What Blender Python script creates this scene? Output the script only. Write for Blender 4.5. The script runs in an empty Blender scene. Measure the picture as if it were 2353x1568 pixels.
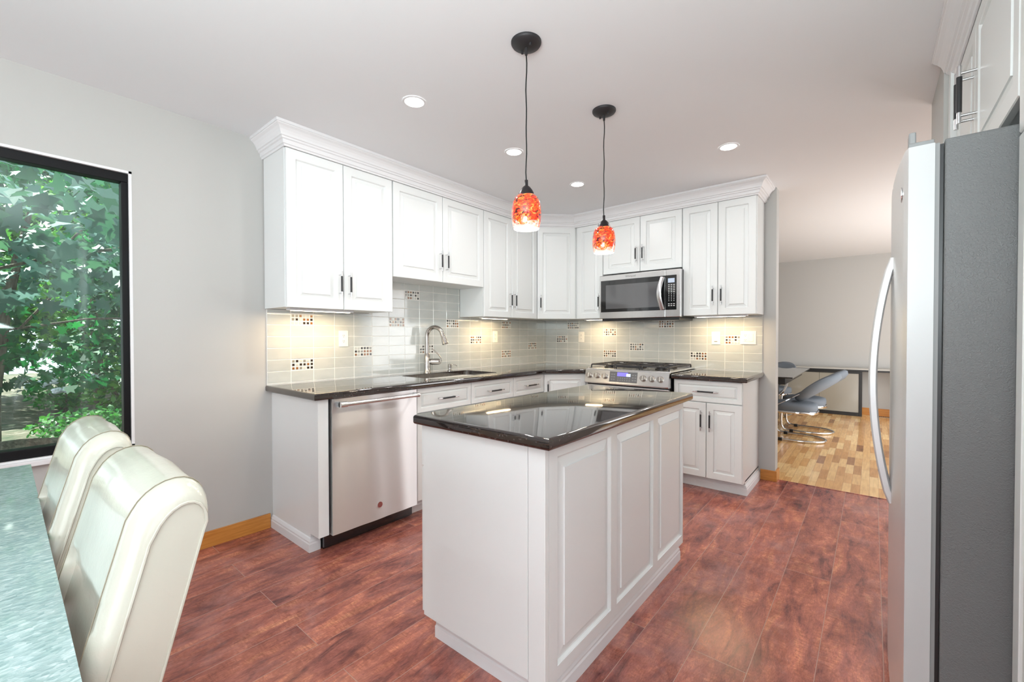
import bpy, bmesh, math, random
import numpy as np
from mathutils import Vector, Matrix, noise
random.seed(7); np.random.seed(7)
PI = math.pi
R = math.radians
scene = bpy.context.scene
COL = scene.collection

# ------------------------------------------------------------ camera
cam_data = bpy.data.cameras.new('camera')
cam_data.sensor_width = 36.0
cam_data.lens = 998.47 / 2353 * 36.0
cam_data.clip_start = 0.02
cam = bpy.data.objects.new('camera', cam_data)
COL.objects.link(cam)
cam.matrix_world = (Matrix.Translation((2.9735, -4.2107, 1.2309)) @ Matrix.Rotation(R(39.665), 4, 'Z')
                    @ Matrix.Rotation(R(90 - 0.733), 4, 'X') @ Matrix.Rotation(R(-0.084), 4, 'Z'))
scene.camera = cam

# ------------------------------------------------------------ view, world, sun, added fill lamps
scene.view_settings.view_transform = 'Standard'
scene.view_settings.look = 'None'
scene.view_settings.gamma = 1.0
scene.view_settings.exposure = 0.15
scene.view_settings.use_curve_mapping = False
world = bpy.data.worlds.new('world'); scene.world = world
world.use_nodes = True
wn = world.node_tree.nodes; wl = world.node_tree.links
bg = wn['Background']
sky = wn.new('ShaderNodeTexSky'); sky.sky_type = 'HOSEK_WILKIE'; sky.turbidity = 4.0
sky.sun_direction = Vector((-0.3, -0.4, 0.85)).normalized()
mixw = wn.new('ShaderNodeMix'); mixw.data_type = 'RGBA'; mixw.inputs[0].default_value = 0.75
mixw.inputs[7].default_value = (0.86, 0.93, 1.0, 1)
wl.new(sky.outputs[0], mixw.inputs[6]); wl.new(mixw.outputs[2], bg.inputs[0])
bg.inputs[1].default_value = 2.2

def lamp(name, kind, loc, rot, energy, color=(1, 1, 1), size=None, size_y=None, shape=None, spread=None, parent=None):
    d = bpy.data.lights.new(name, kind); d.energy = energy; d.color = color
    if kind == 'AREA':
        if shape: d.shape = shape
        elif size_y: d.shape = 'RECTANGLE'
        if size: d.size = size
        if size_y: d.size_y = size_y
        if spread: d.spread = spread
    elif kind in ('POINT', 'SPOT') and size: d.shadow_soft_size = size
    o = bpy.data.objects.new(name, d); COL.objects.link(o)
    o.location = loc; o.rotation_euler = rot
    return o
sun = lamp('sun', 'SUN', (-5, -8, 9), (R(38), 0, R(-50)), 16.0, (1.0, 0.95, 0.86)); sun.data.angle = R(0.6)
# fill lamps added at unseen openings behind the camera and in the dining room
lamp('fill_family_room', 'AREA', (6.42, -5.9, 1.35), (R(90), 0, R(90)), 18, (0.93, 0.975, 1.0), 2.6, 2.0)
lamp('fill_patio_door', 'AREA', (3.0, -8.35, 1.3), (R(90), 0, 0), 40, (0.90, 0.97, 1.0), 3.4, 2.1)
lamp('fill_dining_room', 'AREA', (5.1, 2.2, 1.4), (R(90), 0, R(90)), 55, (1.0, 0.97, 0.95), 2.6, 1.7)
# upward fill lamps, added to brighten the kitchen and dining room ceilings
lamp('ceiling_fill', 'AREA', (3.0, -4.9, 1.55), (R(180 - 22), 0, R(32)), 82, (0.84, 0.97, 0.985), 1.3, 1.3)
lamp('ceiling_fill_dining', 'AREA', (3.9, 1.3, 0.5), (R(180 - 30), 0, R(10)), 30, (1.0, 0.97, 0.95), 2.2, 2.2)

CEIL = 2.4626; CT = 0.914
UB = 1.3987; UT = 2.3428; US = 1.6563; US2 = 1.827

# ------------------------------------------------------------ helpers
MATS = {}
def wloc(o):
    v = Vector((0, 0, 0))
    while o is not None:
        v += o.location; o = o.parent
    return v
def link_mesh(name, bm, mats, parent=None, local=False, smooth=False, recalc=True):
    if recalc: bmesh.ops.recalc_face_normals(bm, faces=bm.faces)
    if parent is not None and not local:
        bmesh.ops.translate(bm, vec=-wloc(parent), verts=bm.verts)
    me = bpy.data.meshes.new(name); bm.to_mesh(me); bm.free()
    if not isinstance(mats, (list, tuple)): mats = [mats]
    for m in mats: me.materials.append(MATS[m] if isinstance(m, str) else m)
    if smooth is True:
        me.polygons.foreach_set('use_smooth', [True] * len(me.polygons))
    elif smooth:
        me.polygons.foreach_set('use_smooth', [True] * len(me.polygons))
        me.set_sharp_from_angle(angle=R(smooth))
    o = bpy.data.objects.new(name, me); COL.objects.link(o)
    if parent is not None: o.parent = parent
    return o
def thing(name, label, cat, loc=(0, 0, 0), rotz=0, group=None):
    o = bpy.data.objects.new(name, None); COL.objects.link(o)
    o.location = loc; o.rotation_euler = (0, 0, rotz); o.empty_display_size = 0.1
    o['label'] = label; o['category'] = cat
    if group: o['group'] = group
    return o
def tag(o, label, cat, group=None):
    o['label'] = label; o['category'] = cat
    if group: o['group'] = group
    return o
def struct(name, bm, mats, label=None, smooth=False):
    o = link_mesh(name, bm, mats, smooth=smooth); o['kind'] = 'structure'
    if label: o['label'] = label
    return o
def dup(root, loc, rotz, label=None, group=None):
    r = root.copy(); COL.objects.link(r); r.location = loc; r.rotation_euler = (0, 0, rotz)
    if label: r['label'] = label
    if group: r['group'] = group
    for ch in list(root.children):
        c = ch.copy(); COL.objects.link(c); c.parent = r
        for g in ch.children:
            d = g.copy(); COL.objects.link(d); d.parent = c
    return r
def addf(bm, vs, mi=0):
    try:
        f = bm.faces.new(vs); f.material_index = mi; return f
    except ValueError:
        return None
def box(bm, x0, x1, y0, y1, z0, z1, mi=0, bev=0, seg=2):
    x0, x1 = sorted((x0, x1)); y0, y1 = sorted((y0, y1)); z0, z1 = sorted((z0, z1))
    n0 = len(bm.verts)
    v = [bm.verts.new(p) for p in ((x0, y0, z0), (x1, y0, z0), (x1, y1, z0), (x0, y1, z0), (x0, y0, z1), (x1, y0, z1), (x1, y1, z1), (x0, y1, z1))]
    fs = [addf(bm, [v[i] for i in q], mi) for q in ((3, 2, 1, 0), (4, 5, 6, 7), (0, 1, 5, 4), (1, 2, 6, 5), (2, 3, 7, 6), (3, 0, 4, 7))]
    if bev > 0:
        es = set()
        for f in fs: es.update(f.edges)
        bmesh.ops.bevel(bm, geom=list(es), offset=bev, segments=seg, affect='EDGES', profile=0.5, clamp_overlap=True)
    return v
class Fr:
    """frame against a wall: a along the wall, d out of the wall, z up"""
    def __init__(s, o, u, n): s.o = Vector((o[0], o[1])); s.u = Vector(u).normalized(); s.n = Vector(n).normalized()
    def p(s, a, d, z):
        q = s.o + s.u * a + s.n * d; return Vector((q.x, q.y, z))
FA = Fr((0, 0), (0, 1), (1, 0)); FB = Fr((0, 0), (1, 0), (0, -1)); FL = Fr((0, 0), (0, 1), (-1, 0))
def fbox(bm, fr, a0, a1, d0, d1, z0, z1, mi=0, bev=0, seg=2):
    c = [fr.p(a, d, z) for z in (z0, z1) for a, d in ((a0, d0), (a1, d0), (a1, d1), (a0, d1))]
    v = [bm.verts.new(p) for p in c]
    fs = [addf(bm, [v[i] for i in q], mi) for q in ((3, 2, 1, 0), (4, 5, 6, 7), (0, 1, 5, 4), (1, 2, 6, 5), (2, 3, 7, 6), (3, 0, 4, 7))]
    if bev > 0:
        es = set()
        for f in fs: es.update(f.edges)
        bmesh.ops.bevel(bm, geom=list(es), offset=bev, segments=seg, affect='EDGES', profile=0.5, clamp_overlap=True)
def panel(bm, fr, a0, a1, z0, z1, d0, t=0.019, fw=0.055, mi=0, raised=True):
    """cabinet door with a raised, bevelled centre field"""
    w = min(a1 - a0, z1 - z0); fw = min(fw, w * 0.24); k = min(1.0, w / 0.3)
    loops = [(0, 0.0), (0, t - 0.003), (0.0025, t)]
    if raised:
        loops += [(fw, t), (fw + 0.002, t - 0.002), (fw + 0.006 * k, t - 0.011), (fw + 0.009 * k, t - 0.012), (fw + 0.034 * k, t - 0.0055), (fw + 0.0352 * k, t - 0.0008)]
    prev = None; first = None
    for ins, d in loops:
        r = [bm.verts.new(fr.p(a, d0 + d, z)) for a, z in ((a0 + ins, z0 + ins), (a1 - ins, z0 + ins), (a1 - ins, z1 - ins), (a0 + ins, z1 - ins))]
        if prev:
            for i in range(4): addf(bm, [prev[i], prev[(i + 1) % 4], r[(i + 1) % 4], r[i]], mi)
        else: first = r
        prev = r
    addf(bm, prev, mi); addf(bm, first[::-1], mi)
def cyl(bm, p0, p1, r0, r1=None, n=16, mi=0, caps=True):
    p0 = Vector(p0); p1 = Vector(p1); r1 = r0 if r1 is None else r1
    ax = (p1 - p0).normalized(); t = Vector((0, 0, 1)) if abs(ax.z) < 0.9 else Vector((1, 0, 0))
    u = ax.cross(t).normalized(); w = ax.cross(u)
    A = [bm.verts.new(p0 + (u * math.cos(2 * PI * i / n) + w * math.sin(2 * PI * i / n)) * r0) for i in range(n)]
    B = [bm.verts.new(p1 + (u * math.cos(2 * PI * i / n) + w * math.sin(2 * PI * i / n)) * r1) for i in range(n)]
    for i in range(n): addf(bm, [A[i], A[(i + 1) % n], B[(i + 1) % n], B[i]], mi)
    if caps: addf(bm, A[::-1], mi); addf(bm, B, mi)
def tube(bm, pts, r, n=12, mi=0, closed=False, flat=None):
    """swept tube; r number or list; flat=(rw,rh,up) sweeps a flat bar instead"""
    pts = [Vector(p) for p in pts]; m = len(pts); rings = []
    pu = None
    for i, p in enumerate(pts):
        a = pts[i - 1] if (i > 0 or closed) else p; b = pts[(i + 1) % m] if (i < m - 1 or closed) else p
        t = (b - a).normalized()
        if flat:
            up = Vector(flat[2]); s = t.cross(up)
            if s.length < 1e-4: s = pu or Vector((1, 0, 0))
            s.normalize(); up = s.cross(t).normalized(); pu = s
            ring = [bm.verts.new(p + s * x * flat[0] + up * y * flat[1]) for x, y in ((-1, -0.6), (-0.6, -1), (0.6, -1), (1, -0.6), (1, 0.6), (0.6, 1), (-0.6, 1), (-1, 0.6))]
        else:
            if pu is None:
                q = Vector((0, 0, 1)) if abs(t.z) < 0.9 else Vector((1, 0, 0)); pu = t.cross(q).normalized()
            pu = (pu - t * pu.dot(t)).normalized(); w = t.cross(pu)
            rr = r[i] if isinstance(r, (list, tuple)) else r
            ring = [bm.verts.new(p + (pu * math.cos(2 * PI * k / n) + w * math.sin(2 * PI * k / n)) * rr) for k in range(n)]
        rings.append(ring)
    N = len(rings[0])
    for i in range(m if closed else m - 1):
        A = rings[i]; B = rings[(i + 1) % m]
        for k in range(N): addf(bm, [A[k], A[(k + 1) % N], B[(k + 1) % N], B[k]], mi)
    if not closed: addf(bm, rings[0][::-1], mi); addf(bm, rings[-1], mi)
def lathe(bm, c, prof, n=32, mi=0, close=False):
    """prof list of (r,z); c centre"""
    rings = []
    for r, z in prof:
        if r < 1e-5: rings.append([bm.verts.new((c[0], c[1], c[2] + z))])
        else: rings.append([bm.verts.new((c[0] + r * math.cos(2 * PI * i / n), c[1] + r * math.sin(2 * PI * i / n), c[2] + z)) for i in range(n)])
    for A, B in zip(rings, rings[1:]):
        if len(A) == 1 and len(B) == 1: continue
        for i in range(n):
            if len(A) == 1: addf(bm, [A[0], B[i], B[(i + 1) % n]], mi)
            elif len(B) == 1: addf(bm, [A[i], A[(i + 1) % n], B[0]], mi)
            else: addf(bm, [A[i], A[(i + 1) % n], B[(i + 1) % n], B[i]], mi)
def smooth_path(pts, it=2):
    pts = [Vector(p) for p in pts]
    for _ in range(it):
        q = [pts[0]]
        for a, b in zip(pts, pts[1:]): q += [a * 0.75 + b * 0.25, a * 0.25 + b * 0.75]
        q.append(pts[-1]); pts = q
    return pts
def offset_poly(pts, ds):
    """pts counter-clockwise 2D, inward offset per edge (edge i: pts[i]->pts[i+1])"""
    n = len(pts); out = []
    def line(i):
        a = Vector(pts[i]); b = Vector(pts[(i + 1) % n]); t = (b - a).normalized(); nn = Vector((-t.y, t.x))
        return a + nn * ds[i], t
    for i in range(n):
        p, t = line((i - 1) % n); q, s = line(i)
        den = t.x * s.y - t.y * s.x
        if abs(den) < 1e-6: out.append(q)
        else:
            k = ((q.x - p.x) * s.y - (q.y - p.y) * s.x) / den; out.append(p + t * k)
    return out
def round_rect(x0, x1, y0, y1, r, n=6):
    o = []
    for cx, cy, a in ((x1 - r, y1 - r, 0), (x0 + r, y1 - r, 90), (x0 + r, y0 + r, 180), (x1 - r, y0 + r, 270)):
        for i in range(n + 1):
            t = R(a + 90 * i / n); o.append((cx + r * math.cos(t), cy + r * math.sin(t)))
    return o
def slab(bm, pts, ztop, th, ex, hole=None, r=None):
    """stone slab with rounded edge on exposed edges (ex list of bools), optional hole"""
    r = 0.011 if r is None else r; prof = []
    for i in range(6):
        a = PI / 2 * i / 5; prof.append((r * (1 - math.sin(a)), ztop - r + r * math.cos(a)))
    for i in range(6):
        a = PI / 2 * (1 - i / 5); prof.append((r * (1 - math.sin(a)), ztop - th + r - r * math.cos(a)))
    rings = []
    for ins, z in prof:
        P = offset_poly(pts, [ins if e else 0 for e in ex]); rings.append([bm.verts.new((p[0], p[1], z)) for p in P])
    n = len(pts)
    for A, B in zip(rings, rings[1:]):
        for i in range(n): addf(bm, [A[i], A[(i + 1) % n], B[(i + 1) % n], B[i]])
    if hole is None:
        addf(bm, rings[0]); addf(bm, rings[-1][::-1]); return
    ht = [bm.verts.new((p[0], p[1], ztop)) for p in hole]; hb = [bm.verts.new((p[0], p[1], ztop - th)) for p in hole]
    m = len(hole)
    for i in range(m): addf(bm, [ht[i], ht[(i + 1) % m], hb[(i + 1) % m], hb[i]])
    for out, inn in ((rings[0], ht), (rings[-1], hb)):
        es = []
        for L in (out, inn):
            for i in range(len(L)):
                e = bm.edges.get((L[i], L[(i + 1) % len(L)])) or bm.edges.new((L[i], L[(i + 1) % len(L)])); es.append(e)
        bmesh.ops.triangle_fill(bm, edges=es, use_beauty=True)
def sweep(bm, path, prof, mi=0):
    """mitred moulding: path 2D points, profile (out, z), out = right-hand side of travel"""
    n = len(path); P = [Vector(p) for p in path]; cols = []
    for i in range(n):
        ns = []
        if i > 0: t = (P[i] - P[i - 1]).normalized(); ns.append(Vector((t.y, -t.x)))
        if i < n - 1: t = (P[i + 1] - P[i]).normalized(); ns.append(Vector((t.y, -t.x)))
        if len(ns) == 2:
            m = (ns[0] + ns[1]); m = m / m.dot(ns[0])
        else: m = ns[0]
        cols.append([bm.verts.new((P[i].x + m.x * o, P[i].y + m.y * o, z)) for o, z in prof])
    k = len(prof)
    for A, B in zip(cols, cols[1:]):
        for j in range(k): addf(bm, [A[j], A[(j + 1) % k], B[(j + 1) % k], B[j]], mi)
    addf(bm, cols[0], mi); addf(bm, cols[-1][::-1], mi)
def text_mesh(name, s, size, org, u, v, mat, parent, depth=0.0006, align='CENTER'):
    c = bpy.data.curves.new(name + '_curve', 'FONT'); c.body = s; c.size = size; c.extrude = depth; c.align_x = align; c.align_y = 'CENTER'; c.resolution_u = 3
    o = bpy.data.objects.new(name + '_tmp', c); COL.objects.link(o)
    dg = bpy.context.evaluated_depsgraph_get(); dg.update()
    me = bpy.data.meshes.new_from_object(o.evaluated_get(dg)); bpy.data.objects.remove(o)
    u = Vector(u).normalized(); v = Vector(v).normalized(); w = u.cross(v)
    M = Matrix((u, v, w)).transposed().to_4x4(); M.translation = Vector(org) - (wloc(parent) if parent else Vector())
    me.transform(M); me.materials.clear(); me.materials.append(MATS[mat])
    ob = bpy.data.objects.new(name, me); COL.objects.link(ob)
    if parent: ob.parent = parent
    return ob
def text_into(bm, s, size, org, u, v, mi, align='CENTER'):
    c = bpy.data.curves.new('t', 'FONT'); c.body = s; c.size = size; c.extrude = 0.0004; c.align_x = align; c.align_y = 'CENTER'; c.resolution_u = 2
    o = bpy.data.objects.new('t', c); COL.objects.link(o)
    dg = bpy.context.evaluated_depsgraph_get(); dg.update()
    me = bpy.data.meshes.new_from_object(o.evaluated_get(dg)); bpy.data.objects.remove(o)
    u = Vector(u).normalized(); v = Vector(v).normalized(); w = u.cross(v)
    M = Matrix((u, v, w)).transposed().to_4x4(); M.translation = Vector(org); me.transform(M)
    nf = len(bm.faces); bm.from_mesh(me); bm.faces.ensure_lookup_table()
    for f in bm.faces[nf:]: f.material_index = mi
    bpy.data.meshes.remove(me)

# ------------------------------------------------------------ materials
def mat(name, color=(0.8, 0.8, 0.8), rough=0.5, metal=0.0, spec=0.5, coat=0.0, emit=None, estr=0.0, aniso=0.0):
    m = bpy.data.materials.new(name); m.use_nodes = True; b = m.node_tree.nodes['Principled BSDF']
    b.inputs['Base Color'].default_value = (*color, 1); b.inputs['Roughness'].default_value = rough
    b.inputs['Metallic'].default_value = metal; b.inputs['Specular IOR Level'].default_value = spec
    b.inputs['Coat Weight'].default_value = coat; b.inputs['Coat Roughness'].default_value = 0.05
    b.inputs['Anisotropic'].default_value = aniso
    if emit: b.inputs['Emission Color'].default_value = (*emit, 1); b.inputs['Emission Strength'].default_value = estr
    MATS[name] = m; return m
class N:
    def __init__(s, m): s.t = m.node_tree; s.b = s.t.nodes['Principled BSDF']; s.m = m
    def n(s, typ, **kw):
        x = s.t.nodes.new(typ)
        for k, v in kw.items(): setattr(x, k, v)
        return x
    def l(s, a, b): s.t.links.new(a, b)
    def coord(s, scale=(1, 1, 1), rot=(0, 0, 0), loc=(0, 0, 0)):
        g = s.n('ShaderNodeNewGeometry'); mp = s.n('ShaderNodeMapping'); s.l(g.outputs['Position'], mp.inputs[0])
        mp.inputs['Scale'].default_value = scale; mp.inputs['Rotation'].default_value = rot; mp.inputs['Location'].default_value = loc
        return mp.outputs[0]
    def ocoord(s, scale=(1, 1, 1), rot=(0, 0, 0)):
        g = s.n('ShaderNodeTexCoord'); mp = s.n('ShaderNodeMapping'); s.l(g.outputs['Object'], mp.inputs[0])
        mp.inputs['Scale'].default_value = scale; mp.inputs['Rotation'].default_value = rot
        return mp.outputs[0]
    def noise(s, vec, scale, detail=4, rough=0.55, dist=0):
        x = s.n('ShaderNodeTexNoise'); s.l(vec, x.inputs['Vector']); x.inputs['Scale'].default_value = scale
        x.inputs['Detail'].default_value = detail; x.inputs['Roughness'].default_value = rough; x.inputs['Distortion'].default_value = dist
        return x
    def vor(s, vec, scale, feature='F1'):
        x = s.n('ShaderNodeTexVoronoi', feature=feature); s.l(vec, x.inputs['Vector']); x.inputs['Scale'].default_value = scale; return x
    def ramp(s, fac, stops):
        x = s.n('ShaderNodeValToRGB'); s.l(fac, x.inputs[0]); e = x.color_ramp.elements
        while len(e) < len(stops): e.new(0.5)
        for i, (p, c) in enumerate(stops): e[i].position = p; e[i].color = (*c, 1) if len(c) == 3 else c
        return x.outputs[0]
    def mix(s, fac, a, b, mode='MIX'):
        x = s.n('ShaderNodeMix', data_type='RGBA', blend_type=mode)
        for inp, v in ((x.inputs[0], fac), (x.inputs[6], a), (x.inputs[7], b)):
            if hasattr(v, 'links') or hasattr(v, 'is_linked'): s.l(v, inp)
            elif isinstance(v, (int, float)): inp.default_value = v
            else: inp.default_value = (*v, 1) if len(v) == 3 else v
        return x.outputs[2]
    def bump(s, h, strength=0.2, dist=0.01):
        x = s.n('ShaderNodeBump'); s.l(h, x.inputs['Height']); x.inputs['Strength'].default_value = strength; x.inputs['Distance'].default_value = dist
        s.l(x.outputs[0], s.b.inputs['Normal']); return x

mat('cabinet_white', (0.78, 0.80, 0.795), 0.32)
mat('trim_white', (0.78, 0.78, 0.79), 0.4)
m = mat('ceiling_paint', (0.79, 0.80, 0.815), 0.8); k = N(m); k.bump(k.noise(k.coord(), 260, 2).outputs[0], 0.06, 0.002)
m = mat('wall_grey', (0.50, 0.495, 0.475), 0.62); k = N(m); k.bump(k.noise(k.coord(), 220, 3).outputs[0], 0.1, 0.002)
m = mat('tile_glass', (0.52, 0.555, 0.52), 0.08, spec=0.6, coat=0.4); k = N(m)
c = k.ramp(k.noise(k.coord((3, 3, 8)), 2.5, 2).outputs[0], [(0.3, (0.50, 0.525, 0.505)), (0.7, (0.555, 0.575, 0.55))]); k.l(c, k.b.inputs['Base Color'])
mat('grout', (0.86, 0.84, 0.80), 0.8)
mat('mosaic_dark', (0.025, 0.014, 0.009), 0.12, coat=0.5); mat('mosaic_brown', (0.26, 0.095, 0.022), 0.15, coat=0.5)
mat('mosaic_grey', (0.26, 0.25, 0.22), 0.15, coat=0.5); mat('mosaic_pale', (0.60, 0.61, 0.57), 0.12, coat=0.5)
# dark granite
m = mat('granite', (0.02, 0.018, 0.018), 0.045, spec=0.8, coat=0.6); k = N(m); co = k.coord()
v1 = k.vor(co, 210); sp = k.ramp(v1.outputs['Color'], [(0.0, (0.012, 0.010, 0.010)), (0.62, (0.022, 0.017, 0.017)), (0.8, (0.04, 0.026, 0.02)), (0.93, (0.085, 0.08, 0.085))])
big = k.ramp(k.noise(co, 9, 5).outputs[0], [(0.35, (0.6, 0.55, 0.55)), (0.7, (1.35, 1.2, 1.1))])
k.l(k.mix(1.0, sp, big, 'MULTIPLY'), k.b.inputs['Base Color'])
# steel
def steel(name, col, rough, grain=(1, 1, 90), bump=0.03):
    m = mat(name, col, rough, 1.0); k = N(m)
    nz = k.noise(k.ocoord(grain), 14, 3); k.bump(nz.outputs[0], bump, 0.001)
    r = k.n('ShaderNodeMapRange'); k.l(nz.outputs[0], r.inputs[0]); r.inputs[3].default_value = rough * 0.8; r.inputs[4].default_value = rough * 1.25
    k.l(r.outputs[0], k.b.inputs['Roughness']); return m
steel('stainless', (0.66, 0.65, 0.645), 0.24)
m = steel('stainless_door', (0.78, 0.775, 0.775), 0.42, (90, 90, 0.6), 0.0)
k = N(m); k.b.inputs['Anisotropic'].default_value = 1.0; tg = k.n('ShaderNodeTangent', direction_type='RADIAL', axis='Z'); k.l(tg.outputs[0], k.b.inputs['Tangent']); k.b.inputs['Anisotropic Rotation'].default_value = 0.25
steel('nickel', (0.46, 0.43, 0.40), 0.2)
mat('chrome', (0.82, 0.82, 0.83), 0.06, 1.0); mat('satin_chrome', (0.66, 0.66, 0.67), 0.25, 1.0)
mat('black_grip', (0.02, 0.02, 0.022), 0.4); mat('black_gloss', (0.01, 0.01, 0.011), 0.06, coat=0.6)
mat('black_plastic', (0.012, 0.012, 0.013), 0.35); mat('cast_iron', (0.022, 0.022, 0.026), 0.42)
mat('grey_plastic', (0.14, 0.14, 0.145), 0.4); mat('mid_grey', (0.26, 0.265, 0.265), 0.45)
mat('window_glass_dark', (0.10, 0.10, 0.105), 0.08, coat=0.7)
mat('fridge_front', (0.70, 0.70, 0.70), 0.34, 0.65); mat('handle_silver', (0.60, 0.605, 0.61), 0.35, 0.35); mat('fridge_edge', (0.52, 0.525, 0.525), 0.4, 0.1)
m = mat('fridge_side', (0.15, 0.154, 0.154), 0.42); k = N(m); k.bump(k.noise(k.coord(), 190, 2, 0.5, 1.2).outputs[0], 0.55, 0.003)
mat('outlet_ivory', (0.88, 0.85, 0.77), 0.35); mat('slot_dark', (0.06, 0.05, 0.04), 0.6)
mat('bronze', (0.035, 0.03, 0.032), 0.35, 0.6); m = mat('canopy_black', (0.03, 0.028, 0.03), 0.5, 0.3); k = N(m); k.bump(k.noise(k.coord(), 300, 2).outputs[0], 0.35, 0.002)
mat('cord_black', (0.008, 0.008, 0.008), 0.6)
mat('lamp_on', (1, 1, 1), 0.5, emit=(1, 0.98, 0.95), estr=14); mat('bar_on', (1, 1, 1), 0.5, emit=(1, 0.84, 0.62), estr=9)
mat('lcd_blue', (0.1, 0.1, 0.3), 0.2, emit=(0.20, 0.16, 0.75), estr=1.0); mat('lcd_white', (0.4, 0.45, 0.6), 0.2, emit=(0.55, 0.65, 0.95), estr=1.1)
mat('lcd_pale', (0.3, 0.34, 0.42), 0.2, emit=(0.42, 0.50, 0.62), estr=0.6); mat('legend', (0.7, 0.7, 0.7), 0.5); mat('emblem_red', (0.24, 0.05, 0.05), 0.3)
# kitchen floor
m = mat('floor_cherry', (0.3, 0.08, 0.05), 0.17, spec=0.5); k = N(m)
g = k.n('ShaderNodeNewGeometry'); sx = k.n('ShaderNodeSeparateXYZ'); k.l(g.outputs['Position'], sx.inputs[0]); cb = k.n('ShaderNodeCombineXYZ')
ax = k.n('ShaderNodeMath', operation='ADD'); ax.inputs[1].default_value = 1.54 + 1.846 * 10; k.l(sx.outputs['Y'], ax.inputs[0])
ay = k.n('ShaderNodeMath', operation='ADD'); ay.inputs[1].default_value = -2.438 + 0.192 * 20; k.l(sx.outputs['X'], ay.inputs[0])
k.l(ax.outputs[0], cb.inputs[0]); k.l(ay.outputs[0], cb.inputs[1])
br = k.n('ShaderNodeTexBrick'); br.offset = 0.5; br.offset_frequency = 2; br.squash = 1.0; k.l(cb.outputs[0], br.inputs['Vector'])
br.inputs['Scale'].default_value = 1.0; br.inputs['Brick Width'].default_value = 1.846; br.inputs['Row Height'].default_value = 0.192
br.inputs['Mortar Size'].default_value = 0.0012; br.inputs['Mortar Smooth'].default_value = 0.2; br.inputs['Bias'].default_value = 0.0
br.inputs['Color1'].default_value = (0, 0, 0, 1); br.inputs['Color2'].default_value = (1, 1, 1, 1); br.inputs['Mortar'].default_value = (0.5, 0.5, 0.5, 1)
shift = k.n('ShaderNodeVectorMath', operation='MULTIPLY_ADD'); k.l(br.outputs['Color'], shift.inputs[0]); shift.inputs[1].default_value = (9.3, 4.1, 7.7); k.l(cb.outputs[0], shift.inputs[2])
mp = k.n('ShaderNodeMapping'); k.l(shift.outputs[0], mp.inputs[0]); mp.inputs['Scale'].default_value = (1.3, 5.0, 1)
grain = k.noise(mp.outputs[0], 3.0, 8, 0.62, 0.9)
mp2 = k.n('ShaderNodeMapping'); k.l(shift.outputs[0], mp2.inputs[0]); mp2.inputs['Scale'].default_value = (9, 32, 1)
fine = k.noise(mp2.outputs[0], 4.0, 5, 0.7, 1.4)
mp3 = k.n('ShaderNodeMapping'); k.l(shift.outputs[0], mp3.inputs[0]); mp3.inputs['Scale'].default_value = (1.0, 1.8, 1)
cloud = k.noise(mp3.outputs[0], 3.5, 5, 0.65, 0.6)
base = k.ramp(grain.outputs[0], [(0.28, (0.16, 0.06, 0.055)), (0.42, (0.38, 0.132, 0.108)), (0.58, (0.56, 0.205, 0.145)), (0.78, (0.74, 0.34, 0.20))])
dark = k.ramp(cloud.outputs[0], [(0.36, (0.42, 0.34, 0.38)), (0.58, (1, 1, 1))])
c1 = k.mix(0.8, base, dark, 'MULTIPLY')
fi = k.ramp(fine.outputs[0], [(0.32, (0.62, 0.60, 0.60)), (0.6, (1.15, 1.12, 1.08))]); c2 = k.mix(0.85, c1, fi, 'MULTIPLY')
tone = k.ramp(br.outputs['Color'], [(0.0, (0.82, 0.80, 0.82)), (1.0, (1.12, 1.05, 0.98))]); c3 = k.mix(1.0, c2, tone, 'MULTIPLY')
mp4 = k.n('ShaderNodeMapping'); k.l(shift.outputs[0], mp4.inputs[0]); mp4.inputs['Scale'].default_value = (22, 5, 1)
fig = k.noise(mp4.outputs[0], 2.2, 5, 0.6, 2.0); fm = k.ramp(cloud.outputs[1] if False else grain.outputs[0], [(0.45, (0, 0, 0)), (0.6, (1, 1, 1))])
fg = k.mix(fm, (1, 1, 1), k.ramp(fig.outputs[0], [(0.36, (0.74, 0.66, 0.62)), (0.6, (1.22, 1.22, 1.15))])); c3 = k.mix(0.8, c3, fg, 'MULTIPLY')
wear = k.ramp(k.noise(cb.outputs[0], 2.3, 6, 0.7, 0.4).outputs[0], [(0.50, (0, 0, 0)), (0.72, (0.34, 0.34, 0.34))]); c3 = k.mix(wear, c3, (0.60, 0.34, 0.32))
c4 = k.mix(br.outputs['Fac'], c3, (0.46, 0.27, 0.22)); k.l(c4, k.b.inputs['Base Color'])
k.bump(fine.outputs[0], 0.10, 0.004); rr = k.n('ShaderNodeMapRange'); k.l(cloud.outputs[0], rr.inputs[0]); rr.inputs[3].default_value = 0.10; rr.inputs[4].default_value = 0.28; k.l(rr.outputs[0], k.b.inputs['Roughness'])
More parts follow.
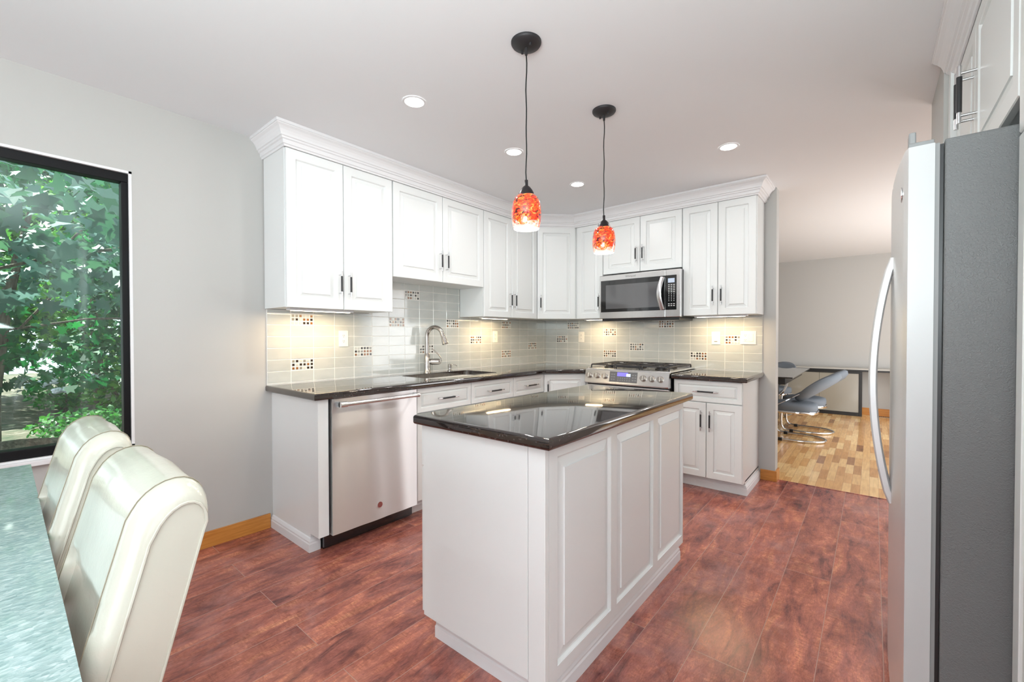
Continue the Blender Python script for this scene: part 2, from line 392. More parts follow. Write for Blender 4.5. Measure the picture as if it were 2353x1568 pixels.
# dining floor strips
m = mat('floor_maple', (0.6, 0.36, 0.16), 0.22); k = N(m)
g = k.n('ShaderNodeNewGeometry'); sx = k.n('ShaderNodeSeparateXYZ'); k.l(g.outputs['Position'], sx.inputs[0]); cb = k.n('ShaderNodeCombineXYZ')
k.l(sx.outputs['Y'], cb.inputs[0]); k.l(sx.outputs['X'], cb.inputs[1])
br = k.n('ShaderNodeTexBrick'); br.offset = 0.37; br.offset_frequency = 3; k.l(cb.outputs[0], br.inputs['Vector'])
br.inputs['Scale'].default_value = 1.0; br.inputs['Brick Width'].default_value = 0.33; br.inputs['Row Height'].default_value = 0.057; br.inputs['Mortar Size'].default_value = 0.0006
br.inputs['Color1'].default_value = (0, 0, 0, 1); br.inputs['Color2'].default_value = (1, 1, 1, 1)
col = k.ramp(br.outputs['Color'], [(0.0, (0.30, 0.13, 0.05)), (0.16, (0.58, 0.30, 0.11)), (0.6, (0.74, 0.44, 0.18)), (1.0, (0.86, 0.60, 0.30))])
mp = k.n('ShaderNodeMapping'); k.l(cb.outputs[0], mp.inputs[0]); mp.inputs['Scale'].default_value = (2, 20, 1)
gr = k.ramp(k.noise(mp.outputs[0], 3, 4).outputs[0], [(0.3, (0.8, 0.77, 0.72)), (0.65, (1.08, 1.08, 1.05))])
c = k.mix(0.9, col, gr, 'MULTIPLY'); c = k.mix(br.outputs['Fac'], c, (0.2, 0.1, 0.04)); k.l(c, k.b.inputs['Base Color'])
m = mat('oak_base', (0.62, 0.26, 0.055), 0.35); k = N(m)
k.l(k.ramp(k.noise(k.coord((1, 1, 14)), 6, 5, 0.6, 0.4).outputs[0], [(0.3, (0.50, 0.185, 0.035)), (0.7, (0.66, 0.29, 0.065))]), k.b.inputs['Base Color'])
m = mat('leather', (0.63, 0.62, 0.53), 0.22, coat=0.35); k = N(m); nz = k.noise(k.ocoord(), 26, 3); nf = k.noise(k.ocoord(), 260, 2)
k.bump(k.mix(0.25, nz.outputs[0], nf.outputs[0]), 0.16, 0.006)
mat('leather_seam', (0.34, 0.30, 0.22), 0.6)
# crackled glass table, window reflection and sparkle painted in as pale teal
m = mat('crackle_glass', (0.42, 0.56, 0.53), 0.08, spec=0.9, coat=0.8); k = N(m); co = k.coord((1, 1, 0.2))
vv = k.vor(k.coord((150, 85, 1), (0, 0, 0.5)), 1.0); nz = k.noise(k.coord((1.6, 0.7, 0.2), (0, 0, 0.6)), 42, 7, 0.72, 1.2)
tc = k.ramp(k.mix(0.72, vv.outputs['Color'], nz.outputs[0]), [(0.30, (0.27, 0.41, 0.41)), (0.52, (0.42, 0.56, 0.56)), (0.74, (0.74, 0.87, 0.87))]); k.l(tc, k.b.inputs['Base Color'])
k.bump(k.mix(0.5, vv.outputs['Distance'], nz.outputs[0]), 0.5, 0.004)
mat('glass_edge', (0.30, 0.52, 0.47), 0.1, coat=0.5)
# clear panes
m = mat('pane_glass', (1, 1, 1), 0.02); k = N(m); tr = k.n('ShaderNodeBsdfTransparent'); tr.inputs[0].default_value = (0.90, 0.98, 0.955, 1)
gl = k.n('ShaderNodeBsdfGlossy'); gl.inputs['Roughness'].default_value = 0.03; fr = k.n('ShaderNodeFresnel'); fr.inputs[0].default_value = 1.6
ms = k.n('ShaderNodeMixShader'); k.l(fr.outputs[0], ms.inputs[0]); k.l(tr.outputs[0], ms.inputs[1]); k.l(gl.outputs[0], ms.inputs[2])
k.l(ms.outputs[0], k.t.nodes['Material Output'].inputs[0])
# art glass of the pendants: lit from inside
m = mat('art_glass', (0.9, 0.3, 0.1), 0.08, coat=1.0); k = N(m); oc = k.ocoord((1, 1, 1.5))
nz = k.noise(oc, 26, 4, 0.6, 2.2); nd = k.noise(k.ocoord((1, 1, 1.9), (0.4, 0.2, 0)), 19, 4, 0.55, 2.5)
hot = k.ramp(nz.outputs[0], [(0.30, (0.22, 0.0, 0.0)), (0.43, (0.80, 0.022, 0.004)), (0.54, (1.0, 0.10, 0.008)), (0.64, (1.0, 0.36, 0.06)), (0.76, (1.0, 0.74, 0.36))])
blk = k.ramp(nd.outputs[0], [(0.40, (0.05, 0.02, 0.03)), (0.47, (1, 1, 1))]); hc = k.mix(1.0, hot, blk, 'MULTIPLY')
tcn = k.n('ShaderNodeTexCoord'); sz = k.n('ShaderNodeSeparateXYZ'); k.l(tcn.outputs['Object'], sz.inputs[0])
ad = k.n('ShaderNodeMath', operation='MULTIPLY_ADD'); k.l(nd.outputs[0], ad.inputs[0]); ad.inputs[1].default_value = 0.10; k.l(sz.outputs['Z'], ad.inputs[2])
fz = k.ramp(ad.outputs[0], [(0.046, (0, 0, 0)), (0.074, (1, 1, 1))])
ec = k.mix(fz, (0.86, 0.80, 0.66), hc); k.l(ec, k.b.inputs['Base Color']); k.l(ec, k.b.inputs['Emission Color']); k.b.inputs['Emission Strength'].default_value = 0.55
mat('shade_inside', (1, 1, 1), 0.4, emit=(1.0, 0.93, 0.80), estr=3.0)
# dining furniture
mat('velvet_grey', (0.17, 0.195, 0.225), 0.85, spec=0.2); mat('smoke_glass', (0.012, 0.012, 0.012), 0.03, coat=0.7)  # chair velvet is dark grey; bluish window sheen is mixed into its colour
m = mat('taupe_glass', (0.36, 0.34, 0.285), 0.12, coat=0.3); mat('chest_top', (0.50, 0.49, 0.45), 0.3); mat('vent_metal', (0.45, 0.32, 0.2), 0.4, 0.4)
# outdoors
def leafmat(name, c1, c2, trans=0.45):
    m = mat(name, c1, 0.45); k = N(m); oi = k.n('ShaderNodeNewGeometry'); r = k.ramp(oi.outputs['Random Per Island'], [(0.0, c1), (1.0, c2)]); k.l(r, k.b.inputs['Base Color'])
    tl = k.n('ShaderNodeBsdfTranslucent'); k.l(k.mix(1.0, r, (1.2, 1.35, 0.7), 'MULTIPLY'), tl.inputs[0]); mx = k.n('ShaderNodeMixShader'); mx.inputs[0].default_value = trans
    k.l(k.b.outputs[0], mx.inputs[1]); k.l(tl.outputs[0], mx.inputs[2]); k.l(mx.outputs[0], k.t.nodes['Material Output'].inputs[0])
leafmat('leaf_grey_green', (0.035, 0.13, 0.115), (0.10, 0.24, 0.21), 0.25); leafmat('leaf_green', (0.006, 0.075, 0.045), (0.022, 0.20, 0.075), 0.45)  # first leaf set is a paler, greyer green than the second
leafmat('leaf_sunlit', (0.03, 0.17, 0.045), (0.16, 0.38, 0.08), 0.5); leafmat('leaf_low', (0.02, 0.12, 0.05), (0.10, 0.32, 0.08), 0.4)  # the yellow-green set has sunlight put into its leaf colour
mat('bloom', (0.72, 0.74, 0.86), 0.7)
m = mat('bark', (0.12, 0.10, 0.08), 0.9); k = N(m); nz = k.noise(k.coord((8, 8, 1.5)), 4, 6); k.l(k.ramp(nz.outputs[0], [(0.3, (0.05, 0.042, 0.035)), (0.7, (0.22, 0.19, 0.15))]), k.b.inputs['Base Color']); k.bump(nz.outputs[0], 0.8, 0.02)
m = mat('soil', (0.12, 0.10, 0.08), 0.95); k = N(m); k.l(k.ramp(k.noise(k.coord(), 3.5, 8, 0.7).outputs[0], [(0.35, (0.03, 0.06, 0.03)), (0.55, (0.14, 0.12, 0.09)), (0.7, (0.42, 0.40, 0.36))]), k.b.inputs['Base Color'])

# ------------------------------------------------------------ setting
XE, YB = 6.5, -8.4          # family room extents behind and beside the camera
YJ = 0.06                   # joint between the two floors
bm = bmesh.new(); box(bm, -0.12, XE + 0.12, YB - 0.12, YJ, -0.12, 0); struct('floor', bm, 'floor_cherry', 'reddish cherry plank kitchen floor')
bm = bmesh.new(); box(bm, -1.2, 5.3, YJ, 4.6, -0.12, 0); struct('floor', bm, 'floor_maple', 'pale maple strip floor of the dining room')
bm = bmesh.new(); box(bm, -1.3, XE + 0.12, YB - 0.12, 4.6, CEIL, CEIL + 0.1); struct('ceiling', bm, 'ceiling_paint')
WY0, WY1, WZ0, WZ1 = -5.75, -3.725, 0.655, 2.085
bm = bmesh.new()
box(bm, -0.14, 0, WY1, 0.12, 0, CEIL); box(bm, -0.14, 0, YB, WY0, 0, CEIL); box(bm, -0.14, 0, WY0, WY1, 0, WZ0); box(bm, -0.14, 0, WY0, WY1, WZ1, CEIL)
struct('wall_left', bm, 'wall_grey')
XW = 2.352
bm = bmesh.new(); box(bm, 0, XW, 0, 0.12, 0, CEIL); struct('wall_back', bm, 'wall_grey')
bm = bmesh.new(); box(bm, -1.2, 5.3, 4.42, 4.56, 0, CEIL); struct('wall_dining_far', bm, 'wall_grey')
bm = bmesh.new(); box(bm, -1.3, -1.2, 0.12, 4.56, 0, CEIL); box(bm, -1.2, -0.14, 0.0, 0.12, 0, CEIL); struct('wall_dining_left', bm, 'wall_grey')
bm = bmesh.new()
box(bm, 5.2, 5.3, -0.98, 0.7, 0, CEIL); box(bm, 5.2, 5.3, 3.7, 4.42, 0, CEIL); box(bm, 5.2, 5.3, 0.7, 3.7, 0, 0.4); box(bm, 5.2, 5.3, 0.7, 3.7, 2.2, CEIL)
box(bm, 3.9, 5.3, -1.08, -0.98, 0, CEIL)
struct('wall_dining_right', bm, 'wall_grey')
bm = bmesh.new()
box(bm, 3.21, 3.9, -1.49, -0.975, 0, CEIL); box(bm, 3.9, 4.0, -3.75, -1.08, 0, CEIL)
struct('wall_right', bm, 'wall_grey')
bm = bmesh.new(); box(bm, 4.0, XE, -3.75, -3.63, 0, CEIL)
box(bm, XE, XE + 0.12, YB, -7.4, 0, CEIL); box(bm, XE, XE + 0.12, -4.4, -3.63, 0, CEIL); box(bm, XE, XE + 0.12, -7.4, -4.4, 0, 0.25); box(bm, XE, XE + 0.12, -7.4, -4.4, 2.35, CEIL)
struct('wall_family_right', bm, 'wall_grey')
bm = bmesh.new(); box(bm, -0.14, 1.1, YB - 0.12, YB, 0, CEIL); box(bm, 4.9, XE + 0.12, YB - 0.12, YB, 0, CEIL); box(bm, 1.1, 4.9, YB - 0.12, YB, 2.35, CEIL); box(bm, 1.1, 4.9, YB - 0.12, YB, 0, 0.05)
struct('wall_family_back', bm, 'wall_grey')
# baseboards (oak)
bm = bmesh.new(); box(bm, 0, 0.014, YB, -3.066, 0, 0.092, bev=0.002); struct('baseboard_left', bm, 'oak_base')
bm = bmesh.new(); box(bm, 2.245, XW, -0.014, 0, 0, 0.088, bev=0.002); box(bm, XW, XW + 0.014, -0.014, 0.13, 0, 0.088, bev=0.002); struct('baseboard_back', bm, 'oak_base')
bm = bmesh.new(); box(bm, -1.2, 5.2, 4.404, 4.42, 0, 0.11, bev=0.002); struct('baseboard_dining', bm, 'oak_base')
bm = bmesh.new(); box(bm, XW + 0.014, 3.21, YJ - 0.006, YJ + 0.006, 0, 0.003, bev=0.001); struct('trim_1', bm, 'floor_cherry', 'thin threshold strip between the two floors')

# ------------------------------------------------------------ window
bm = bmesh.new()
f0, f1 = WY0 + 0.012, WY1 - 0.012; g0, g1 = WZ0 + 0.012, WZ1 - 0.012; fw = 0.045
for a in ((f0, f1, g0, g0 + fw), (f0, f1, g1 - fw, g1), (f0, f0 + fw, g0 + fw, g1 - fw), (f1 - fw * 0.62, f1, g0 + fw, g1 - fw), (-4.90, -4.86, g0 + fw, g1 - fw)):
    box(bm, -0.075, -0.012, a[0], a[1], a[2], a[3], bev=0.003)
mat('frame_black', (0.004, 0.004, 0.005), 0.45, spec=0.25)
win = struct('window_1', bm, 'frame_black', 'black framed picture window looking out on maple leaves')
bm = bmesh.new(); box(bm, -0.05, -0.046, f0 + 0.02, f1 - 0.02, g0 + 0.02, g1 - 0.02); gp = link_mesh('pane', bm, 'pane_glass', win)
bm = bmesh.new()
for a in ((WY0, WY1, WZ0 - 0.0, WZ0 + 0.012), (WY0, WY1, WZ1 - 0.012, WZ1), (WY0, WY0 + 0.012, WZ0, WZ1), (WY1 - 0.012, WY1, WZ0, WZ1)): box(bm, -0.14, 0.002, *a)
box(bm, 0.0, 0.03, WY0 - 0.02, WY1 + 0.005, WZ0 - 0.02, WZ0 + 0.004, bev=0.003)
link_mesh('window_reveal', bm, 'trim_white', win)
for nm, args in (('window_2', (XE + 0.04, XE + 0.07, -7.4, -4.4, 0.25, 2.35)), ('window_3', (5.24, 5.27, 0.7, 3.7, 0.4, 2.2))):
    bm = bmesh.new(); x0, x1, y0, y1, z0, z1 = args; w = 0.06
    for a in ((y0, y1, z0, z0 + w), (y0, y1, z1 - w, z1), (y0, y0 + w, z0 + w, z1 - w), (y1 - w, y1, z0 + w, z1 - w), ((y0 + y1) / 2 - w / 2, (y0 + y1) / 2 + w / 2, z0 + w, z1 - w)): box(bm, x0, x1, *a)
    struct(nm, bm, 'trim_white')  # unseen window frames, added with their openings to bring light in
bm = bmesh.new()
for a in ((1.1, 1.17, 0.05, 2.35), (4.83, 4.9, 0.05, 2.35), (2.96, 3.04, 0.05, 2.35), (1.1, 4.9, 2.28, 2.35)): box(bm, a[0], a[1], YB - 0.08, YB - 0.04, a[2], a[3])
struct('door_1', bm, 'trim_white', 'unseen sliding door frame added behind the camera to let light in')  # made-up door frame, its wide opening lets fill light into the room

# ------------------------------------------------------------ tiled backsplash
MOS = ['mosaic_dark', 'mosaic_brown', 'mosaic_grey', 'mosaic_pale']
def splash(name, label, fr, a0, pitch, n, aend, special, high=None):
    bm = bmesh.new(); g = 0.0034; T = 1.378; ph = 0.0757
    fbox(bm, fr, min(a0, aend[0]), aend[1], 0.0005, 0.0070, CT, 1.40, 1)
    if high: fbox(bm, fr, high[0], high[1], 0.0005, 0.0070, 1.40, 1.69, 1)
    rows = list(range(-1, 7)) + ([-2, -3, -4, -5] if high else [])
    for r in rows:
        z1 = T - ph * r; z0 = z1 - ph
        if r == 6: z0 = CT + 0.002
        if r == -1: z1 = T + ph if high else 1.398
        for c in range(-1, n + 1):
            p0 = a0 + pitch * c; p1 = p0 + pitch
            lo, hi = aend
            if r == -1 and not high: pass
            zz0, zz1 = z0, z1
            if r < 0 and high:
                if r == -1:
                    if p1 <= high[0] + 0.01 or p0 >= high[1] - 0.01: zz1 = 1.398
                    elif p0 < high[0] or p1 > high[1]: lo2, hi2 = max(lo, high[0]), min(hi, high[1]); zz1 = 1.398
                else: lo, hi = high
                if r == -5: zz0, zz1 = T + ph * 4, 1.688
                elif r < -1: zz1 = T - ph * r; zz0 = zz1 - ph
            q0, q1 = max(p0, lo), min(p1, hi)
            if q1 - q0 < 0.01 or zz1 - zz0 < 0.006: continue
            if (c, r) in special:
                random.seed(c * 31 + r * 7 + n)
                sw = (q1 - q0 - 0.004) / 6; sh = (zz1 - zz0 - 0.004) / 3
                for i in range(6):
                    for j in range(3):
                        mi = 2 + random.choices([0, 1, 2, 3], [5, 5, 4, 3])[0]
                        fbox(bm, fr, q0 + 0.002 + sw * i + 0.0021, q0 + 0.002 + sw * (i + 1) - 0.0021, 0.003, 0.0095, zz0 + 0.002 + sh * j + 0.0021, zz0 + 0.002 + sh * (j + 1) - 0.0021, mi, bev=0.0028, seg=2)
            else:
                fbox(bm, fr, q0 + g / 2, q1 - g / 2, 0.002, 0.0085, zz0 + g / 2, zz1 - g / 2, 0, bev=0.0012, seg=1)
    o = link_mesh(name, bm, ['tile_glass', 'grout'] + MOS, smooth=False)
    tag(o, label, 'backsplash'); return o
splash('tile_backsplash', 'pale glass tile backsplash behind the sink with scattered brown mosaic inserts', FA, -2.9295, 0.1517, 20, (-3.078, -0.0005),
       {(0, 0), (0, 4), (3, 3), (5, 0), (6, -3), (9, 0), (11, 2), (14, 0), (14, 4), (17, 3), (7, 3)}, high=(-2.347, -1.3975))
splash('tile_backsplash', 'pale glass tile backsplash behind the gas range with scattered brown mosaic inserts', FB, 0.158, 0.1502, 14, (0.0005, 2.255),
       {(1, 0), (0, 2), (4, 1), (4, 4), (6, 3), (8, 0), (10, 4), (12, 2)})

# ------------------------------------------------------------ handles
def handle(fr, a, z, d, vertical, parent, L=0.16, mats=('satin_chrome', 'black_grip'), k=1.0):
    bm = bmesh.new(); off = 0.034 * k; h = L / 2
    P = (lambda t, dd: fr.p(a, dd, z + t)) if vertical else (lambda t, dd: fr.p(a + t, dd, z))
    cyl(bm, P(-h, d + off), P(h, d + off), 0.0052 * k, n=12)
    cyl(bm, P(-h * 0.62, d + off), P(h * 0.62, d + off), 0.0064 * k, n=12, mi=1)
    for s in (-1, 1): cyl(bm, P(s * h * 0.74, d - 0.0005), P(s * h * 0.74, d + off), 0.0040 * k, n=10)
    return link_mesh('handle', bm, list(mats), parent, smooth=40)
def door(fr, a0, a1, z0, z1, d, parent, hside=None, htop=False, name='door', fw=0.055, hl=0.16, raised=True):
    bm = bmesh.new(); panel(bm, fr, a0 + 0.0015, a1 - 0.0015, z0 + 0.0015, z1 - 0.0015, d, fw=fw, raised=raised)
    o = link_mesh(name, bm, 'cabinet_white', parent)
    if hside == 'mid': handle(fr, (a0 + a1) / 2, (z0 + z1) / 2, d + 0.019, False, o, 0.19)
    elif hside is not None:
        a = a1 - 0.032 if hside == 'R' else a0 + 0.032
        z = (z1 - 0.06 - hl / 2) if htop else (z0 + 0.085 + hl / 2)
        handle(fr, a, z, d + 0.019, True, o, hl)
    return o

# ------------------------------------------------------------ upper cabinets
DF = 0.300
def upper(label, fr, a0, a1, z0, z1, splits, base_loc, sides=True):
    t = thing('wall_cabinet', label, 'cabinet', base_loc)
    bm = bmesh.new(); fbox(bm, fr, a0, a1, 0.0095, DF - 0.001, z0 + 0.004, z1 + 0.018); link_mesh('cabinet_body', bm, 'cabinet_white', t)
    for (p0, p1, hs) in splits: door(fr, p0, p1, z0, z1, DF, t, hs)
    return t
upper('white double door wall cabinet at the left end of the row, beside the grey wall', FA, -3.089, -2.3475, UB, UT, ((-3.085, -2.7255, 'R'), (-2.7245, -2.35, 'L')), (0.15, -2.72, UB))
upper('short white double door wall cabinet hanging above the sink', FA, -2.3465, -1.398, US, UT, ((-2.344, -1.877, 'R'), (-1.876, -1.3995, 'L')), (0.15, -1.87, US))
upper('tall white double door wall cabinet just right of the sink, before the corner', FA, -1.397, -0.6015, UB, UT, ((-1.395, -1.0125, 'R'), (-1.0115, -0.603, 'L')), (0.15, -1.0, UB))
upper('narrow white single door wall cabinet left of the microwave', FB, 0.603, 0.915, UB, UT, ((0.617, 0.914, 'R'),), (0.76, -0.15, UB))
upper('short white double door wall cabinet above the microwave', FB, 0.9165, 1.6855, US2, UT, ((0.9175, 1.299, 'R'), (1.300, 1.684, 'L')), (1.3, -0.15, US2))
upper('white double door wall cabinet at the right end, beside the dining room opening', FB, 1.6865, 2.2655, UB, UT, ((1.6875, 1.976, 'R'), (1.977, 2.262, 'L')), (1.98, -0.15, UB))
t = thing('wall_cabinet', 'white wall cabinet set diagonally across the corner with one door', 'cabinet', (0.2, -0.2, UB))
bm = bmesh.new(); pts = [(0.0095, -0.0095), (0.0095, -0.600), (0.299, -0.600), (0.6015, -0.299), (0.6015, -0.0095)]
A = [bm.verts.new((x, y, UB + 0.004)) for x, y in pts]; B = [bm.verts.new((x, y, UT + 0.018)) for x, y in pts]
for i in range(5): addf(bm, [A[i], A[(i + 1) % 5], B[(i + 1) % 5], B[i]])
addf(bm, A[::-1]); addf(bm, B); link_mesh('cabinet_body', bm, 'cabinet_white', t)
FD = Fr((0.300, -0.600), (1, 1), (1, -1)); LD = math.hypot(0.3, 0.3)
door(FD, 0.012, LD - 0.012, UB, UT, 0.001, t, 'L')

CROWN = [(0, 0.0), (0.007, 0.0), (0.010, 0.010), (0.017, 0.013), (0.019, 0.034), (0.027, 0.038), (0.029, 0.047), (0.036, 0.050), (0.039, 0.062), (0.046, 0.077), (0.056, 0.090), (0.068, 0.099), (0.070, 0.103), (0.075, 0.104), (0.075, 0.1205), (0, 0.1205)]
def crown(path, z0=UT - 0.001):
    bm = bmesh.new(); s = (CEIL - 0.0003 - z0) / 0.1205; sweep(bm, path, [(o, z0 + z * s) for o, z in CROWN]); return bm
bm = crown([(0.001, -3.090), (0.3195, -3.090), (0.3195, -0.592), (0.592, -0.3195), (2.267, -0.3195), (2.267, -0.001)][::1])
o = link_mesh('crown_moulding', bm, 'trim_white'); tag(o, 'white stepped crown moulding above the wall cabinets around the corner', 'crown moulding')

# under-cabinet light bars
def light_bar(fr, a0, a1, d, label, power):
    t = thing('under_cabinet_light', label, 'light', tuple(fr.p((a0 + a1) / 2, d, UB - 0.008)), group='under cabinet light bars')
    bm = bmesh.new(); fbox(bm, fr, a0, a1, d - 0.022, d + 0.022, UB - 0.010, UB + 0.0035, bev=0.002); link_mesh('housing', bm, 'trim_white', t)
    bm = bmesh.new(); fbox(bm, fr, a0 + 0.02, a1 - 0.02, d - 0.012, d + 0.012, UB - 0.0125, UB - 0.0095, bev=0.001); link_mesh('diffuser', bm, 'bar_on', t)
    p = fr.p((a0 + a1) / 2, d, UB - 0.016); ang = math.atan2(fr.u.y, fr.u.x)
    l = lamp('light_bar_lamp', 'AREA', p, (0, 0, ang), power, (1.0, 0.72, 0.40), a1 - a0 - 0.04, 0.03)
    l.parent = t; l.location = (0, 0, -0.008)
    return t
light_bar(FA, -3.03, -2.60, 0.20, 'lit light bar under the leftmost wall cabinet', 3.0)
light_bar(FA, -1.31, -0.93, 0.20, 'lit light bar under the wall cabinet right of the sink', 2.8)
light_bar(FB, 0.65, 0.89, 0.20, 'short lit light bar under the cabinet left of the microwave', 2.0)
light_bar(FB, 1.76, 2.18, 0.20, 'lit light bar under the cabinet beside the dining room opening', 3.0)

# ------------------------------------------------------------ base cabinets
TOE = 0.10
BM = [(0, 0), (0.016, 0), (0.016, 0.045), (0.013, 0.052), (0.013, 0.060), (0.006, 0.074), (0, 0.078)]
def base_mould(bm, path): sweep(bm, path, [(o, z + 0.0005) for o, z in BM])
DB = 0.592   # door back plane; front at 0.611
PY = -3.048
# end panel beside the dishwasher
t = thing('base_cabinet_end', 'white end panel and stile closing the counter run beside the dishwasher', 'cabinet', (0.3, -3.03, 0))
bm = bmesh.new()
prof = [(0.0, 0.0005), (0.515, 0.0005), (0.515, TOE), (0.611, TOE), (0.611, 0.875), (0.0, 0.875)]
A = [bm.verts.new((x, PY, z)) for x, z in prof]; B = [bm.verts.new((x, PY + 0.02, z)) for x, z in prof]
for i in range(6): addf(bm, [A[i], A[(i + 1) % 6], B[(i + 1) % 6], B[i]])
addf(bm, A[::-1]); addf(bm, B); box(bm, 0.55, 0.6105, PY + 0.02, -2.988, TOE, 0.875); box(bm, 0.49, 0.515, PY + 0.02, -2.996, 0.0005, TOE + 0.01)
link_mesh('side_panel', bm, 'cabinet_white', t)
bm = bmesh.new(); base_mould(bm, [(0.001, PY), (0.515, PY), (0.515, -2.998)]); link_mesh('base_moulding', bm, 'trim_white', t)
def base_unit(label, fr, a0, a1, fronts, loc, name='base_cabinet'):
    t = thing(name, label, 'cabinet', loc)
    bm = bmesh.new(); fbox(bm, fr, a0 + 0.0005, a1 - 0.0005, 0.01, DB - 0.001, TOE, 0.8745); fbox(bm, fr, a0 + 0.001, a1 - 0.001, 0.45, 0.512, 0.0005, TOE + 0.002)
    link_mesh('cabinet_body', bm, 'cabinet_white', t)
    for f in fronts:
        if f[0] == 'drawer': door(fr, f[1], f[2], f[3], f[4], DB, t, 'mid', name='drawer', fw=0.032)
        else: door(fr, f[1], f[2], f[3], f[4], DB, t, f[5], True, fw=0.05)
    return t
t = base_unit('white base cabinet under the sink with two drawer fronts', FA, -2.372, -1.342, (('drawer', -2.366, -1.852, 0.703, 0.872), ('drawer', -1.850, -1.343, 0.703, 0.872), ('door', -2.366, -1.852, 0.105, 0.699, 'R'), ('door', -1.850, -1.343, 0.105, 0.699, 'L')), (0.3, -1.85, 0))
bm = bmesh.new(); base_mould(bm, [(0.513, -2.37), (0.513, -1.343)]); link_mesh('base_moulding', bm, 'trim_white', t)
t = base_unit('white base cabinet right of the sink with a single drawer', FA, -1.341, -0.892, (('drawer', -1.340, -0.893, 0.703, 0.872), ('door', -1.340, -0.893, 0.105, 0.699, 'R')), (0.3, -1.1, 0))
bm = bmesh.new(); base_mould(bm, [(0.513, -1.340), (0.513, -0.893)]); link_mesh('base_moulding', bm, 'trim_white', t)
# diagonal corner base
t = thing('base_cabinet', 'white base cabinet set diagonally in the corner left of the range', 'cabinet', (0.3, -0.3, 0))
bm = bmesh.new(); pts = [(0.01, -0.01), (0.01, -0.891), (0.590, -0.891), (0.8915, -0.590), (0.925, -0.590), (0.925, -0.01)]
A = [bm.verts.new((x, y, 0.0005)) for x, y in pts]; B = [bm.verts.new((x, y, 0.8745)) for x, y in pts]
for i in range(6): addf(bm, [A[i], A[(i + 1) % 6], B[(i + 1) % 6], B[i]])
addf(bm, A[::-1]); addf(bm, B); link_mesh('cabinet_body', bm, 'cabinet_white', t)
FDB = Fr((0.592, -0.891), (1, 1), (1, -1)); LB = math.hypot(0.2995, 0.301)
door(FDB, 0.012, LB - 0.012, 0.105, 0.868, 0.001, t, 'L', True, fw=0.05)
# right base cabinet
BX0, BX1 = 1.716, 2.229
t = base_unit('white base cabinet right of the range with a drawer over two doors', FB, BX0, BX1, (('drawer', BX0 + 0.002, BX1 - 0.001, 0.703, 0.872), ('door', BX0 + 0.002, 1.9705, 0.105, 0.699, 'R'), ('door', 1.972, BX1 - 0.001, 0.105, 0.699, 'L')), (1.97, -0.3, 0))
bm = bmesh.new(); box(bm, BX1 - 0.002, BX1 + 0.0005, -0.512, -0.0015, 0.0005, TOE + 0.01); box(bm, BX1 - 0.004, BX1 + 0.0005, -DB, -0.0015, TOE, 0.8745); link_mesh('side_panel', bm, 'cabinet_white', t)
bm = bmesh.new(); base_mould(bm, [(BX0, -0.512), (BX1 + 0.001, -0.512), (BX1 + 0.001, -0.016)]); link_mesh('base_moulding', bm, 'trim_white', t)

# ------------------------------------------------------------ counters
SH = round_rect(0.115, 0.515, -2.150, -1.420, 0.05)
bm = bmesh.new()
pts = [(0.001, -0.001), (0.001, -3.086), (0.65, -3.086), (0.65, -0.915), (0.915, -0.650), (0.928, -0.650), (0.928, -0.001)]
slab(bm, pts, CT, 0.039, [False, True, True, True, True, False, False], SH)
o = link_mesh('countertop', bm, 'granite', smooth=35); tag(o, 'polished black granite countertop with sink cutout, turning the corner to the range', 'countertop')
bm = bmesh.new(); slab(bm, [(1.712, -0.001), (1.712, -0.65), (2.2685, -0.65), (2.2685, -0.001)], CT, 0.039, [False, True, True, False])
o = link_mesh('countertop', bm, 'granite', smooth=35); tag(o, 'short polished black granite countertop right of the range', 'countertop')
# sink
bm = bmesh.new(); s0 = round_rect(0.10, 0.53, -2.165, -1.405, 0.06); s1 = round_rect(0.11, 0.52, -2.155, -1.415, 0.055); s2 = round_rect(0.13, 0.50, -2.135, -1.435, 0.05)
s3 = round_rect(0.145, 0.485, -2.12, -1.45, 0.06)
rings = [[bm.verts.new((p[0], p[1], z)) for p in s] for s, z in ((s0, 0.872), (s1, 0.872), (s2, 0.74), (s3, 0.715))]
for A, B in zip(rings, rings[1:]):
    for i in range(len(A)): addf(bm, [A[i], A[(i + 1) % len(A)], B[(i + 1) % len(A)], B[i]])
addf(bm, rings[-1]); o = link_mesh('sink_basin', bm, 'stainless', smooth=40)
s = thing('sink', 'stainless steel undermount sink sunk into the black granite counter', 'sink', (0.31, -1.785, 0.71))
o.parent = s; o.data.transform(Matrix.Translation(-Vector(s.location)))
bm = bmesh.new(); lathe(bm, (0.31, -1.785, 0.716), [(0.0, 0.004), (0.028, 0.004), (0.04, 0.006), (0.045, 0.0)], 24); link_mesh('drain', bm, 'chrome', s, smooth=40)
# faucet
FX, FY = 0.068, -1.835
t = thing('faucet', 'brushed nickel gooseneck pull-down faucet standing behind the sink', 'faucet', (FX, FY, CT))
bm = bmesh.new(); lathe(bm, (FX, FY, CT + 0.0003), [(0, 0), (0.031, 0), (0.031, 0.006), (0.028, 0.01), (0.0265, 0.05), (0.0245, 0.15), (0.0215, 0.155), (0.0215, 0.162), (0.019, 0.165), (0, 0.165)], 28); link_mesh('body', bm, 'nickel', t, smooth=40)
sd = Vector((0.93, 0.37, 0)).normalized()
pts = []
for i in range(9): pts.append(Vector((FX, FY, CT + 0.155 + 0.16 * i / 8)))
for i in range(1, 15):
    a = R(12.0 * i); pts.append(Vector((FX, FY, CT + 0.315)) + sd * (0.072 * (1 - math.cos(a))) + Vector((0, 0, 0.072 * math.sin(a))))
bm = bmesh.new(); tube(bm, pts, 0.0175, 16); link_mesh('spout', bm, 'nickel', t, smooth=60)
